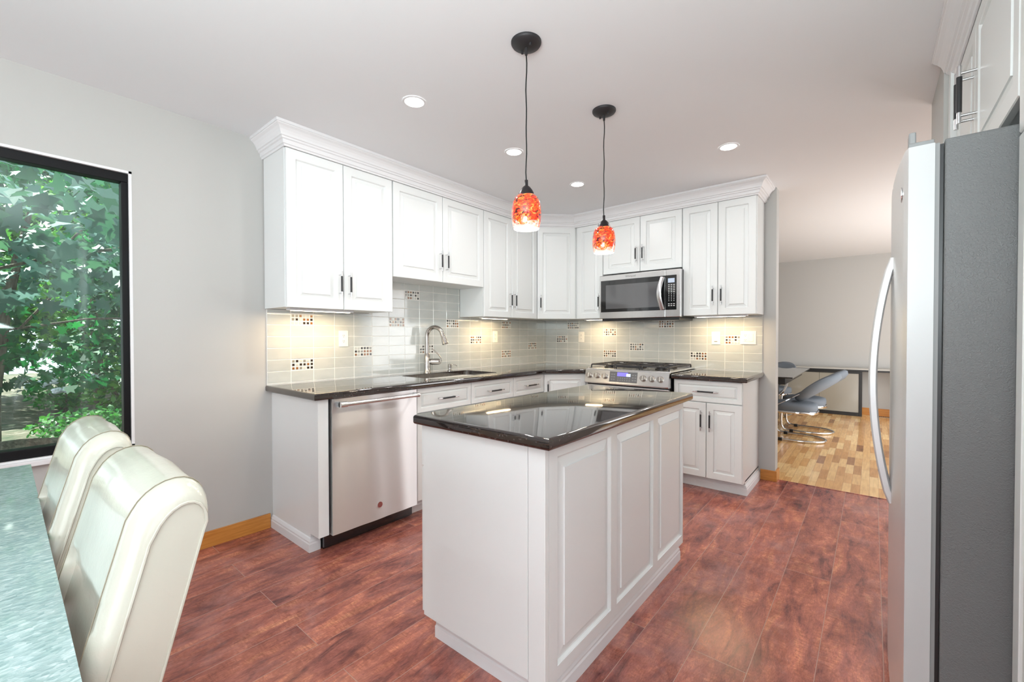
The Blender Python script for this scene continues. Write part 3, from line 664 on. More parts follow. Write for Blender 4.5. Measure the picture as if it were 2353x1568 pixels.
e = pts[-1]; dn = (pts[-1] - pts[-2]).normalized() * 0.6 + Vector((0.15, 0.06, -0.4)).normalized() * 0.5; dn.normalize()
bm = bmesh.new(); cyl(bm, e, e + dn * 0.02, 0.0165, 0.0175, 20); cyl(bm, e + dn * 0.02, e + dn * 0.085, 0.0175, 0.0275, 20); cyl(bm, e + dn * 0.085, e + dn * 0.092, 0.0275, 0.024, 20); link_mesh('spray_head', bm, 'nickel', t, smooth=40)
hd = Vector((0.62, 0.78, 0)).normalized(); hb = Vector((FX, FY, CT + 0.095))
bm = bmesh.new(); cyl(bm, hb + hd * 0.005, hb + hd * 0.035, 0.019, 0.0255, 20); cyl(bm, hb + hd * 0.035, hb + hd * 0.095, 0.0262, 0.0262, 20); cyl(bm, hb + hd * 0.096, hb + hd * 0.108, 0.0255, 0.022, 20); link_mesh('valve_hub', bm, 'nickel', t, smooth=40)
bm = bmesh.new(); q = hb + hd * 0.106
tube(bm, smooth_path([q + Vector((0, 0, -0.02)), q + hd * 0.014 + Vector((0, 0, 0.0)), q + hd * 0.012 + Vector((0, 0, 0.03)), q - hd * 0.02 + Vector((0, 0, 0.07)), q - hd * 0.055 + Vector((0, 0, 0.105))]), 0.0048, 10); link_mesh('lever', bm, 'nickel', t, smooth=60)
t = thing('soap_dispenser', 'small chrome soap dispenser pump behind the sink, right of the faucet', 'soap dispenser', (0.065, -1.575, CT))
bm = bmesh.new(); lathe(bm, (0.065, -1.575, CT + 0.0003), [(0, 0), (0.022, 0), (0.022, 0.006), (0.013, 0.012), (0.012, 0.03), (0.016, 0.034), (0.016, 0.058), (0.012, 0.062), (0, 0.062)], 24); link_mesh('pump_body', bm, 'nickel', t, smooth=40)
bm = bmesh.new(); b0 = Vector((0.065, -1.575, CT + 0.05)); tube(bm, smooth_path([b0, b0 + hd * 0.03 + Vector((0, 0, 0.008)), b0 + hd * 0.055 + Vector((0, 0, 0.002)), b0 + hd * 0.062 + Vector((0, 0, -0.008))]), 0.0038, 10); link_mesh('nozzle', bm, 'nickel', t, smooth=60)

# ------------------------------------------------------------ dishwasher
t = thing('dishwasher', 'stainless steel dishwasher with bar handle and small round red emblem', 'dishwasher', (0.3, -2.68, 0))
D0, D1 = -2.978, -2.388
bm = bmesh.new(); box(bm, 0.03, 0.59, D0 - 0.005, D1 + 0.006, 0.09, 0.868); link_mesh('tub', bm, 'black_plastic', t)
bm = bmesh.new()
nseg = 24; ys = [D0 + (D1 - D0) * i / nseg for i in range(nseg + 1)]
def dwx(y, z):
    s = (y - D0) / (D1 - D0); return 0.634 + 0.0030 * math.sin(PI * s) + 0.0020 * math.sin(5.2 * s * PI + 2.2 * z) * math.sin(PI * s)
zs = [0.098 + (0.872 - 0.098) * j / 16 for j in range(17)]
G = [[bm.verts.new((dwx(y, z), y, z)) for y in ys] for z in zs]
for j in range(16):
    for i in range(nseg): addf(bm, [G[j][i], G[j][i + 1], G[j + 1][i + 1], G[j + 1][i]])
Bk = [bm.verts.new((0.592, D0, 0.098)), bm.verts.new((0.592, D1, 0.098)), bm.verts.new((0.592, D1, 0.872)), bm.verts.new((0.592, D0, 0.872))]
addf(bm, Bk[::-1]); addf(bm, [Bk[0], Bk[1]] + G[0][::-1]); addf(bm, [Bk[3], Bk[2]] + G[-1][::-1]); addf(bm, [Bk[0], Bk[3]] + [G[j][0] for j in range(16, -1, -1)]); addf(bm, [Bk[1], Bk[2]] + [G[j][-1] for j in range(16, -1, -1)])
dd = link_mesh('door', bm, 'stainless_door', t, smooth=40)
bm = bmesh.new(); hz = 0.842
cyl(bm, (0.685, D0 + 0.045, hz), (0.685, D1 - 0.025, hz), 0.0125, n=20)
box(bm, 0.633, 0.682, D0 + 0.022, D0 + 0.030, hz - 0.017, hz + 0.017, 1, bev=0.003); box(bm, 0.633, 0.682, D1 - 0.034, D1 - 0.022, hz - 0.014, hz + 0.014, 0, bev=0.003)
cyl(bm, (0.682, D0 + 0.022, hz), (0.682, D0 + 0.062, hz), 0.017, n=20); cyl(bm, (0.682, D1 - 0.045, hz), (0.682, D1 - 0.018, hz), 0.0155, n=20)
link_mesh('handle', bm, ['stainless', 'mid_grey'], dd, smooth=40)
bm = bmesh.new(); EY, EZ = -2.676, 0.187; ex = dwx(EY, 0) - 0.0005
cyl(bm, (ex, EY, EZ), (ex + 0.0025, EY, EZ), 0.0185, n=28, mi=1); cyl(bm, (ex + 0.0025, EY, EZ), (ex + 0.0032, EY, EZ), 0.0155, n=28, mi=0)
text_into(bm, 'GE', 0.019, (ex + 0.0034, EY, EZ), (0, 1, 0), (0, 0, 1), 1); link_mesh('emblem', bm, ['emblem_red', 'satin_chrome'], dd)
bm = bmesh.new(); box(bm, 0.545, 0.565, -2.994, D1 + 0.012, 0.012, 0.088, bev=0.003); box(bm, 0.56, 0.575, -2.990, D1 + 0.012, 0.078, 0.086, 0, bev=0.002); box(bm, 0.1, 0.545, -2.99, D1 + 0.01, 0.0005, 0.09); link_mesh('kick_plate', bm, 'black_gloss', t)

# ------------------------------------------------------------ gas range
RX0, RX1 = 0.934, 1.706
t = thing('gas_range', 'stainless steel slide-in gas range with six knobs and a blue display', 'stove', (1.32, -0.34, 0))
bm = bmesh.new(); box(bm, RX0 + 0.004, RX1 - 0.004, -0.655, -0.02, 0.03, 0.90); box(bm, RX0 + 0.05, RX1 - 0.05, -0.6, -0.05, 0.0005, 0.03); link_mesh('range_body', bm, 'black_plastic', t)
bm = bmesh.new(); box(bm, RX0, RX1, -0.652, -0.016, 0.917, 0.930, bev=0.004)
for x in (RX0 + 0.004, RX1 - 0.012): box(bm, x, x + 0.008, -0.64, -0.02, 0.928, 0.936, bev=0.002)
box(bm, RX0 + 0.03, RX1 - 0.03, -0.050, -0.020, 0.930, 0.955, bev=0.004)
link_mesh('cooktop', bm, 'stainless', t)
def slant(bm, x0, x1, pts, mi=0):
    A = [bm.verts.new((x0, y, z)) for y, z in pts]; B = [bm.verts.new((x1, y, z)) for y, z in pts]; n = len(pts)
    for i in range(n): addf(bm, [A[i], A[(i + 1) % n], B[(i + 1) % n], B[i]], mi)
    addf(bm, A[::-1], mi); addf(bm, B, mi)
bm = bmesh.new(); slant(bm, RX0, RX1, [(-0.645, 0.925), (-0.672, 0.924), (-0.680, 0.917), (-0.704, 0.806), (-0.700, 0.797), (-0.645, 0.797)])
cp = link_mesh('control_panel', bm, 'stainless', t)
pn = Vector((0, -0.111, -0.024 * -1)).normalized(); pn = Vector((0, -math.cos(R(12.2)), math.sin(R(12.2)))); pv = Vector((0, -math.sin(R(12.2)) * 1.0, -math.cos(R(12.2)))) * -1
def pp(x, z): # point on panel face
    f = (0.917 - z) / 0.111; return Vector((x, -0.680 - 0.024 * f, z))
for x in (0.978, 1.056, 1.135, 1.490, 1.563, 1.636):
    bm = bmesh.new(); c = pp(x, 0.866)
    cyl(bm, c - pn * 0.001, c + pn * 0.004, 0.0285, 0.027, 28); cyl(bm, c + pn * 0.004, c + pn * 0.030, 0.0225, 0.0205, 28)
    u = Vector((1, 0, 0)); q = c + pn * 0.030
    a = [q - u * 0.0045 - pv * 0.019, q + u * 0.0045 - pv * 0.019, q + u * 0.0045 + pv * 0.019, q - u * 0.0045 + pv * 0.019]
    A = [bm.verts.new(v) for v in a]; B = [bm.verts.new(v + pn * 0.009) for v in a]
    for i in range(4): addf(bm, [A[i], A[(i + 1) % 4], B[(i + 1) % 4], B[i]])
    addf(bm, B); addf(bm, A[::-1]); link_mesh('knob', bm, 'nickel', cp, smooth=40)
bm = bmesh.new(); fw0, fw1 = 1.180, 1.437
def pquad(bm, x0, x1, z0, z1, h, mi):
    v = [pp(x0, z0), pp(x1, z0), pp(x1, z1), pp(x0, z1)]; A = [bm.verts.new(p + pn * 0.0002) for p in v]; B = [bm.verts.new(p + pn * h) for p in v]
    for i in range(4): addf(bm, [A[i], A[(i + 1) % 4], B[(i + 1) % 4], B[i]], mi)
    addf(bm, B, mi); addf(bm, A[::-1], mi)
pquad(bm, fw0, fw1, 0.822, 0.912, 0.002, 0); pquad(bm, 1.252, 1.352, 0.872, 0.906, 0.0026, 1); pquad(bm, 1.338, 1.376, 0.872, 0.896, 0.0028, 2)
for r in range(3):
    for x in (1.196, 1.218, 1.392, 1.415): pquad(bm, x, x + 0.014, 0.838 + r * 0.022, 0.847 + r * 0.022, 0.0026, 3)
for r in range(2):
    for i in range(6): pquad(bm, 1.258 + i * 0.021, 1.268 + i * 0.021, 0.834 + r * 0.018, 0.843 + r * 0.018, 0.0026, 3)
text_into(bm, '12:26', 0.017, pp(1.357, 0.884) + pn * 0.0034, (1, 0, 0), pv, 4)
link_mesh('display', bm, ['grey_plastic', 'lcd_blue', 'lcd_white', 'mid_grey', 'legend'], cp)
bm = bmesh.new(); box(bm, RX0 + 0.004, RX1 - 0.006, -0.690, -0.656, 0.13, 0.785, bev=0.004); box(bm, RX0 + 0.12, RX1 - 0.12, -0.6935, -0.688, 0.30, 0.64, 1, bev=0.002); od = link_mesh('oven_door', bm, ['stainless', 'black_gloss'], t)
bm = bmesh.new(); cyl(bm, (RX0 + 0.05, -0.735, 0.735), (RX1 - 0.05, -0.735, 0.735), 0.012)
for x in (RX0 + 0.09, RX1 - 0.09): cyl(bm, (x, -0.689, 0.735), (x, -0.735, 0.735), 0.009)
link_mesh('handle', bm, 'stainless', od, smooth=40)
bm = bmesh.new(); box(bm, RX0 + 0.004, RX1 - 0.006, -0.685, -0.656, 0.04, 0.122, bev=0.004); link_mesh('drawer', bm, 'stainless', t)
for gx0, gx1 in ((0.955, 1.195), (1.205, 1.435), (1.445, 1.690)):
    bm = bmesh.new(); zt = 0.962; y0, y1 = -0.625, -0.065; mid = (gx0 + gx1) / 2
    for x in (gx0 + 0.006, gx1 - 0.006): tube(bm, smooth_path([(x, y0, 0.932), (x, y0 + 0.006, zt), (x, y0 + 0.03, zt), (x, y1 - 0.03, zt), (x, y1 - 0.006, zt), (x, y1, 0.932)], 1), 0.0062, 8)
    for y in (y0 + 0.02, (y0 + y1) / 2, y1 - 0.02): tube(bm, [(gx0 + 0.006, y, zt), (gx1 - 0.006, y, zt)], 0.0055, 8)
    for yc in (y0 + 0.15, y1 - 0.15):
        for i in range(5):
            a = R(72 * i + 18); tube(bm, [(mid + 0.035 * math.cos(a), yc + 0.035 * math.sin(a), zt - 0.004), (mid + 0.10 * math.cos(a), yc + 0.11 * math.sin(a), zt)], 0.0052, 8)
    link_mesh('grate', bm, 'cast_iron', t, smooth=50)
for bx, by, br_ in ((1.075, -0.475, 0.040), (1.075, -0.215, 0.034), (1.32, -0.345, 0.045), (1.567, -0.475, 0.045), (1.567, -0.215, 0.032)):
    bm = bmesh.new(); lathe(bm, (bx, by, 0.9305), [(0, 0), (br_ + 0.012, 0), (br_ + 0.010, 0.008), (br_, 0.010), (br_, 0.018), (br_ * 0.8, 0.022), (0, 0.022)], 24); link_mesh('burner', bm, 'black_plastic', t, smooth=40)
bm = bmesh.new(); box(bm, 1.215, 1.425, -0.640, -0.600, 0.945, 0.968, bev=0.004); link_mesh('grate_handle', bm, 'cast_iron', t)

# ------------------------------------------------------------ microwave
MX0, MX1, MZ0, MZ1, MF = 0.927, 1.703, 1.386, 1.806, -0.405
t = thing('microwave', 'stainless steel over-the-range microwave with black glass window', 'microwave', (1.31, -0.2, MZ0))
bm = bmesh.new(); box(bm, MX0 + 0.006, MX1 - 0.004, -0.365, -0.0095, MZ0 + 0.004, MZ1 - 0.001 if MZ1 < US2 else US2); link_mesh('case', bm, 'black_plastic', t)
MS = 1.572
bm = bmesh.new(); box(bm, MX0, MS - 0.001, MF, -0.366, MZ0 + 0.004, MZ1, bev=0.004); md = link_mesh('door', bm, 'stainless', t)
bm = bmesh.new(); box(bm, 0.941, MS - 0.001, MF - 0.002, MF + 0.002, 1.453, 1.756, bev=0.0015); box(bm, 0.995, 1.520, MF - 0.003, MF - 0.0018, 1.483, 1.710, 1); link_mesh('glass_window', bm, ['black_gloss', 'window_glass_dark'], md)
bm = bmesh.new(); hp = []
for i in range(13):
    s = i / 12; hp.append((1.548 - 0.020 * math.sin(PI * s), MF - 0.008 - 0.034 * math.sin(PI * s), 1.458 + 0.285 * s))
tube(bm, hp, 0, flat=(0.019, 0.006, (0, -1, 0))); link_mesh('handle', bm, 'satin_chrome', md, smooth=40)
text_mesh('logo', 'Whirlpool', 0.024, (1.245, MF - 0.0008, 1.780), (1, 0, 0), (0, 0, 1), 'mid_grey', md)
bm = bmesh.new(); box(bm, MS + 0.001, MX1, MF, -0.366, MZ0 + 0.004, MZ1, bev=0.004); mc = link_mesh('control_panel', bm, 'stainless', t)
bm = bmesh.new(); box(bm, MS + 0.001, 1.668, MF - 0.002, MF + 0.002, 1.453, 1.756, bev=0.0015); box(bm, 1.594, 1.651, MF - 0.003, MF - 0.0018, 1.690, 1.728, 1)
text_into(bm, '12:26', 0.017, (1.622, MF - 0.0036, 1.706), (1, 0, 0), (0, 0, 1), 2); link_mesh('display', bm, ['black_gloss', 'lcd_pale', 'legend'], mc)
for r in range(12):
    for c in range(3):
        z = 1.672 - r * 0.0155 - (0.012 if r > 9 else 0); w = 0.014 if r < 5 or r > 9 else 0.006
        x = 1.600 + c * 0.022; bm = bmesh.new(); box(bm, x - w / 2 + 0.002, x + w / 2 + 0.002, MF - 0.0028, MF - 0.0018, z - 0.0028, z + 0.0028); link_mesh('button', bm, 'legend', mc)
bm = bmesh.new(); box(bm, MX0 + 0.02, MX1 - 0.015, -0.392, -0.03, 1.366, MZ0 + 0.004, 0, bev=0.004); box(bm, MX0 + 0.1, MX0 + 0.3, -0.33, -0.12, 1.362, 1.3665, 1, bev=0.001); box(bm, MX1 - 0.3, MX1 - 0.1, -0.33, -0.12, 1.362, 1.3665, 1, bev=0.001)
link_mesh('vent_grille', bm, ['black_plastic', 'satin_chrome'], t)

# ------------------------------------------------------------ island
IX0, IX1, IY0, IY1 = 1.578, 2.180, -3.090, -1.787
t = thing('kitchen_island', 'white kitchen island cabinet with three raised panels on its long side', 'kitchen island', (1.88, -2.44, 0))
bm = bmesh.new()
box(bm, IX0, IX1 - 0.018, IY0 + 0.004, IY1 - 0.004, 0.100, 0.8745)
box(bm, 1.6245, 2.1555, -3.0425, IY1 - 0.0305, 0.0005, 0.102)
link_mesh('cabinet_body', bm, 'cabinet_white', t)
bm = bmesh.new(); box(bm, IX0 - 0.0, IX1 - 0.070, IY0 - 0.0015, IY0 + 0.004, 0.097, 0.8745, bev=0.0015, seg=1); box(bm, IX1 - 0.068, IX1, IY0 - 0.0015, IY0 + 0.02, 0.092, 0.8745, bev=0.0015, seg=1); link_mesh('end_panel', bm, 'cabinet_white', t)
# long side: face frame with three raised fields
bm = bmesh.new(); fa0, fa1, fz0, fz1 = IY0 + 0.021, IY1, 0.092, 0.8745; dF = IX1
cells = [(-3.020, -2.640), (-2.588, -2.208), (-2.150, -1.800)]; cz0, cz1 = 0.136, 0.832
fbox(bm, FA, fa0, cells[0][0], dF - 0.02, dF, fz0, fz1); fbox(bm, FA, cells[2][1], fa1, dF - 0.02, dF, fz0, fz1)
for a, b in ((cells[0][1], cells[1][0]), (cells[1][1], cells[2][0])): fbox(bm, FA, a, b, dF - 0.02, dF, cz0, cz1)
fbox(bm, FA, cells[0][0], cells[2][1], dF - 0.02, dF, fz0, cz0); fbox(bm, FA, cells[0][0], cells[2][1], dF - 0.02, dF, cz1, fz1)
link_mesh('face_frame', bm, 'cabinet_white', t)
for a, b in cells:
    bm = bmesh.new(); prev = None
    for ins, d in ((-0.001, -0.018), (-0.001, -0.001), (0.002, -0.003), (0.007, -0.012), (0.011, -0.013), (0.044, -0.006), (0.0455, -0.001)):
        r = [bm.verts.new(FA.p(aa, dF + d, z)) for aa, z in ((a + ins, cz0 + ins), (b - ins, cz0 + ins), (b - ins, cz1 - ins), (a + ins, cz1 - ins))]
        if prev:
            for i in range(4): addf(bm, [prev[i], prev[(i + 1) % 4], r[(i + 1) % 4], r[i]])
        else: first = r
        prev = r
    addf(bm, prev); addf(bm, first[::-1]); link_mesh('raised_panel', bm, 'cabinet_white', t)
# sink-side doors (facing the sink)
for a0, a1 in ((IY0 + 0.004, -2.66), (-2.657, -2.225), (-2.222, IY1 - 0.006)):
    door(FL, a0, a1, 0.703, 0.868, -IX0 + 0.0005, t, 'mid', name='drawer', fw=0.032); door(FL, a0, a1, 0.105, 0.699, -IX0 + 0.0005, t, 'R', True, fw=0.05)
bm = bmesh.new(); sx0, sx1, sy0, sy1 = 1.624, 2.156, -3.043, IY1 - 0.03
base_mould(bm, [(sx0 + 0.3, sy0), (sx1, sy0), (sx1, sy1), (sx0, sy1), (sx0, sy0), (sx0 + 0.3, sy0)]); link_mesh('base_moulding', bm, 'trim_white', t)
bm = bmesh.new(); slab(bm, [(1.558, -3.125), (2.220, -3.125), (2.220, -1.751), (1.558, -1.751)], CT, 0.039, [True] * 4)
o = link_mesh('countertop', bm, 'granite', smooth=35); tag(o, 'polished black granite top lying on the kitchen island', 'countertop')

# ------------------------------------------------------------ outlets and switches
def plate(fr, a, z, w, label, kinds, cat='outlet'):
    t = thing('wall_outlet' if cat == 'outlet' else 'light_switch', label, cat, tuple(fr.p(a, 0.009, z)))
    bm = bmesh.new(); fbox(bm, fr, a - w / 2, a + w / 2, 0.0088, 0.0145, z - 0.058, z + 0.058, bev=0.0025); link_mesh('cover_plate', bm, 'outlet_ivory', t)
    for i, kd in enumerate(kinds):
        c = a + (i - (len(kinds) - 1) / 2) * 0.046
        if kd == 'o':
            for dz in (-0.02, 0.02):
                bm = bmesh.new(); fbox(bm, fr, c - 0.014, c + 0.014, 0.0145, 0.0162, z + dz - 0.014, z + dz + 0.014, 0, bev=0.0007, seg=1)
                for s in (-1, 1): fbox(bm, fr, c + s * 0.0055 - 0.001, c + s * 0.0055 + 0.001, 0.0160, 0.0166, z + dz - 0.001, z + dz + 0.008, 1)
                fbox(bm, fr, c - 0.002, c + 0.002, 0.0160, 0.0166, z + dz - 0.009, z + dz - 0.005, 1); link_mesh('socket', bm, ['outlet_ivory', 'slot_dark'], t)
        else:
            bm = bmesh.new(); fbox(bm, fr, c - 0.0165, c + 0.0165, 0.0145, 0.0185 if kd == 's' else 0.017, z - 0.033, z + 0.033, 0, bev=0.0012, seg=1)
            if kd == 'd': fbox(bm, fr, c - 0.012, c + 0.012, 0.017, 0.0175, z - 0.032, z - 0.028, 1)
            link_mesh('rocker', bm, ['outlet_ivory', 'slot_dark'], t)
    return t
plate(FA, -2.560, 1.209, 0.074, 'ivory wall outlet on the backsplash left of the faucet', 'o')
plate(FA, -0.910, 1.217, 0.074, 'ivory wall outlet on the backsplash between the sink and the corner', 'o')
plate(FB, 0.490, 1.212, 0.074, 'ivory wall outlet on the backsplash left of the range', 'o')
plate(FB, 1.886, 1.204, 0.074, 'ivory single rocker switch with a slider slot, right of the range', 'd', 'switch')
plate(FB, 2.148, 1.208, 0.122, 'wide ivory plate with an outlet and a rocker switch near the wall end', 'os', 'outlet')

# ------------------------------------------------------------ refrigerator and cabinets around it
t = thing('refrigerator', 'side-by-side refrigerator with curved steel doors and textured grey side', 'refrigerator', (3.4, -2.13, 0))
FY0, FY1 = -2.59, -1.68
bm = bmesh.new(); box(bm, 3.118, 3.85, FY0, FY1, 0.03, 1.750, bev=0.004); link_mesh('case', bm, 'fridge_side', t)
bm = bmesh.new(); box(bm, 3.106, 3.117, FY0 + 0.012, FY1 - 0.012, 0.05, 1.742); box(bm, 3.1, 3.109, FY0 + 0.006, FY1 - 0.006, 0.05, 1.744, 1); link_mesh('door_gasket', bm, ['black_plastic', 'mid_grey'], t)
def fx(y):
    s = (y - FY0) / (FY1 - FY0); return 3.0440 - 0.0190 * (math.sin(PI * s) ** 0.75 if 0 < s < 1 else 0)
def fdoor(y0, y1, nm):
    bm = bmesh.new(); n = 14; outl = [(fx(FY0 if y0 == FY0 else y0) + (0.004 if i == 0 else 0), y0) for i in (0,)]
    front = [(fx(y0 + (y1 - y0) * i / n), y0 + (y1 - y0) * i / n) for i in range(n + 1)]
    front[0] = (front[0][0] + 0.003, front[0][1]); pts = front + [(3.0995, y1), (3.0995, y0)]
    A = [bm.verts.new((x, y, 0.06)) for x, y in pts]; B = [bm.verts.new((x, y, 1.745)) for x, y in pts]; k = len(pts)
    for i in range(k): addf(bm, [A[i], A[(i + 1) % k], B[(i + 1) % k], B[i]])
    addf(bm, A[::-1]); addf(bm, B)
    for f in bm.faces:
        c = f.calc_center_median()
        if abs(c.y - y0) < 1e-4 or abs(c.y - y1) < 1e-4: f.material_index = 1
    return link_mesh(nm, bm, ['fridge_front', 'fridge_edge'], t, smooth=30)
YM = -2.20
d1 = fdoor(FY0, YM - 0.003, 'door'); d2 = fdoor(YM + 0.003, FY1, 'door')
for dd_, y in ((d1, YM - 0.045), (d2, YM + 0.045)):
    bm = bmesh.new(); hp = []
    for i in range(21):
        s = i / 20; hp.append((fx(y) + 0.002 - 0.052 * math.sin(PI * s) ** 0.8 if 0 < s < 1 else fx(y) + 0.004, y, 0.66 + 0.83 * s))
    tube(bm, hp, 0, flat=(0.016, 0.012, (-1, 0, 0))); link_mesh('handle', bm, 'handle_silver', dd_, smooth=40)
bm = bmesh.new(); box(bm, 3.047, 3.098, FY0 + 0.002, FY1 - 0.002, 1.745, 1.756, bev=0.002); box(bm, 3.047, 3.062, FY0 + 0.003, FY0 + 0.05, 1.754, 1.786, bev=0.003); box(bm, 3.060, 3.090, FY0 + 0.02, FY0 + 0.06, 1.755, 1.762, bev=0.002); link_mesh('top_trim', bm, 'mid_grey', t)
bm = bmesh.new(); box(bm, 3.06, 3.30, FY0 + 0.03, FY1 - 0.03, 0.0005, 0.055); link_mesh('base_grille', bm, 'black_plastic', t)
bm = bmesh.new(); cyl(bm, (fx(-2.5) + 0.0005, -2.50, 1.64), (fx(-2.5) - 0.0015, -2.50, 1.64), 0.022, n=24); link_mesh('emblem', bm, 'chrome', d1)
PX = 3.264
t = thing('wall_cabinet', 'white double door cabinet above the refrigerator', 'cabinet', (3.55, -2.1, 1.815))
bm = bmesh.new(); box(bm, PX, 3.895, -2.598, -1.5, 1.82, UT + 0.018); link_mesh('cabinet_body', bm, 'cabinet_white', t)
door(FL, -2.592, -1.990, 1.815, UT, -PX, t, None); door(FL, -1.988, -1.560, 1.815, UT, -PX, t, None)
for a, ch in ((-1.960, t.children[-1]), (-2.02, t.children[1])): handle(FL, a, 2.075, -PX + 0.019, True, ch, 0.20, k=1.25)
bm = bmesh.new(); box(bm, 3.225, 3.895, -1.558, -1.4915, 0.0005, UT + 0.018); link_mesh('filler_panel', bm, 'cabinet_white', t)
t = thing('pantry_cabinet', 'tall white pantry cabinet at the right edge, on the near side of the refrigerator', 'cabinet', (3.55, -3.0, 0))
bm = bmesh.new(); box(bm, PX, 3.895, -3.55, -2.6, 0.0005, UT + 0.018); link_mesh('cabinet_body', bm, 'cabinet_white', t)
for z0, z1 in ((0.105, 1.7155), (1.7195, UT)):
    door(FL, -3.075, -2.603, z0, z1, -PX, t, 'L', z1 < 2); door(FL, -3.548, -3.078, z0, z1, -PX, t, 'R', z1 < 2)
bm = crown([(PX - 0.0, -1.50), (PX, -3.551)][::1]); bm.free()
bm = crown([(3.9, -1.497), (PX - 0.0195, -1.497), (PX - 0.0195, -3.551), (3.895, -3.551)][::-1]); bm.free()
bm = crown([(3.20, -1.5), (PX - 0.0195, -1.5)]); bm.free()
bm = bmesh.new(); s_ = (CEIL - 0.0003 - (UT - 0.001)) / 0.1205
sweep(bm, [(PX - 0.0195, -1.495), (PX - 0.0195, -3.551), (3.895, -3.551)][::-1], [(-o if False else o, UT - 0.001 + z * s_) for o, z in CROWN][::1])
# travelling towards +y the right-hand side is +x, so mirror by reversing the path
bm.free(); bm = bmesh.new(); sweep(bm, [(PX - 0.0195, -1.495), (PX - 0.0195, -3.551), (3.895, -3.551)], [(o, UT - 0.001 + z * s_) for o, z in CROWN])
o = link_mesh('crown_moulding', bm, 'trim_white'); tag(o, 'white crown moulding above the refrigerator and pantry cabinets', 'crown moulding')

# ------------------------------------------------------------ ceiling lights
def downlight(x, y, label, power=4.6, group=None):
    t = thing('recessed_ceiling_light', label, 'ceiling light', (x, y, CEIL), group=group)
    bm = bmesh.new(); lathe(bm, (x, y, CEIL), [(0.049, -0.0005), (0.049, -0.004), (0.060, -0.004), (0.063, -0.0005)], 36); link_mesh('trim_ring', bm, 'trim_white', t, smooth=40)
    bm = bmesh.new(); lathe(bm, (x, y, CEIL), [(0, -0.003), (0.049, -0.003), (0.049, -0.0006), (0, -0.0006)], 36); link_mesh('lens', bm, 'lamp_on', t)
    l = lamp('downlight_lamp', 'AREA', (0, 0, -0.012), (0, 0, 0), power, (0.98, 0.985, 0.97), 0.10, shape='DISK'); l.parent = t
    return t
downlight(1.109, -2.765, 'lit recessed ceiling light above the dishwasher, the nearest on the left')
downlight(1.115, -1.946, 'lit recessed ceiling light left of the near pendant cord')
downlight(1.117, -1.134, 'lit recessed ceiling light between the two pendant cords')
downlight(2.242, -1.110, 'lit recessed ceiling light in front of the right wall cabinets')
for x, y in ((1.6, -6.3), (4.2, -6.3), (4.6, -4.6)): downlight(x, y, 'recessed ceiling light added as unseen fill over the family room', 10, 'added fill lights over the family room')  # unseen downlights added as fill from behind the camera
downlight(3.6, 2.2, 'unseen recessed ceiling light added to brighten the dining room', 8)  # extra downlight, added because the dining room needed light

def pendant(x, y, zs, rc, label):
    t = thing('pendant_light', label, 'pendant light', (x, y, CEIL))
    bm = bmesh.new(); lathe(bm, (x, y, CEIL - 0.0003), [(0, 0), (rc, 0), (rc, -0.006), (rc * 0.93, -0.013), (rc * 0.5, -0.022), (0, -0.026)], 40)
    cyl(bm, (x, y, CEIL - 0.02), (x, y, CEIL - 0.055), 0.0065, 0.0055)
    for a in (160, 340):
        cx, cy = x + rc * 0.5 * math.cos(R(a)), y + rc * 0.5 * math.sin(R(a)); cyl(bm, (cx, cy, CEIL - 0.015), (cx, cy, CEIL - 0.032), 0.005)
    link_mesh('canopy', bm, 'canopy_black', t, smooth=40)
    bm = bmesh.new(); pts = [(x + 0.002 * math.sin(i * 1.3), y + 0.0015 * math.sin(i * 0.9), CEIL - 0.05 - (CEIL - 0.05 - zs - 0.20) * i / 14) for i in range(15)]; pts[0] = (x, y, pts[0][2]); pts[-1] = (x, y, pts[-1][2])
    tube(bm, pts, 0.0028, 8); link_mesh('cord', bm, 'cord_black', t, smooth=60)
    bm = bmesh.new(); lathe(bm, (x, y, zs), [(0, 0.205), (0.007, 0.205), (0.0075, 0.182), (0.010, 0.180), (0.017, 0.174), (0.026, 0.162), (0.033, 0.148), (0.036, 0.138), (0.034, 0.136), (0, 0.136)], 32)
    link_mesh('socket_cap', bm, 'bronze', t, smooth=50)
    prof = [(0.030, 0.142), (0.040, 0.139), (0.050, 0.128), (0.0575, 0.110), (0.0615, 0.088), (0.063, 0.064), (0.0620, 0.040), (0.0585, 0.018), (0.0545, 0.003), (0.0530, 0.000)]
    inn = [(0.0505, 0.001), (0.0520, 0.006), (0.0560, 0.022), (0.0595, 0.044), (0.0600, 0.064), (0.0585, 0.086), (0.054, 0.107), (0.046, 0.124), (0.036, 0.134), (0.0, 0.135)]
    bm = bmesh.new(); lathe(bm, (0, 0, 0), prof, 48, 0)
    me_o = link_mesh('glass_shade', bm, 'art_glass', t, local=True, smooth=60); me_o.location = (0, 0, zs - CEIL)
    bm = bmesh.new(); lathe(bm, (0, 0, 0), [(0.0530, 0.0)] + inn, 48, 0); s2 = link_mesh('shade_lining', bm, 'shade_inside', me_o, local=True, smooth=60)
    l = lamp('pendant_lamp', 'POINT', (0, 0, zs - CEIL - 0.012), (0, 0, 0), 5, (1.0, 0.86, 0.66), 0.035); l.parent = t
    return t
pendant(1.847, -2.756, 1.680, 0.0635, 'red-orange art glass pendant light hanging nearer the camera over the island')
pendant(1.834, -2.044, 1.684, 0.0635, 'red-orange art glass pendant light hanging over the far end of the island')

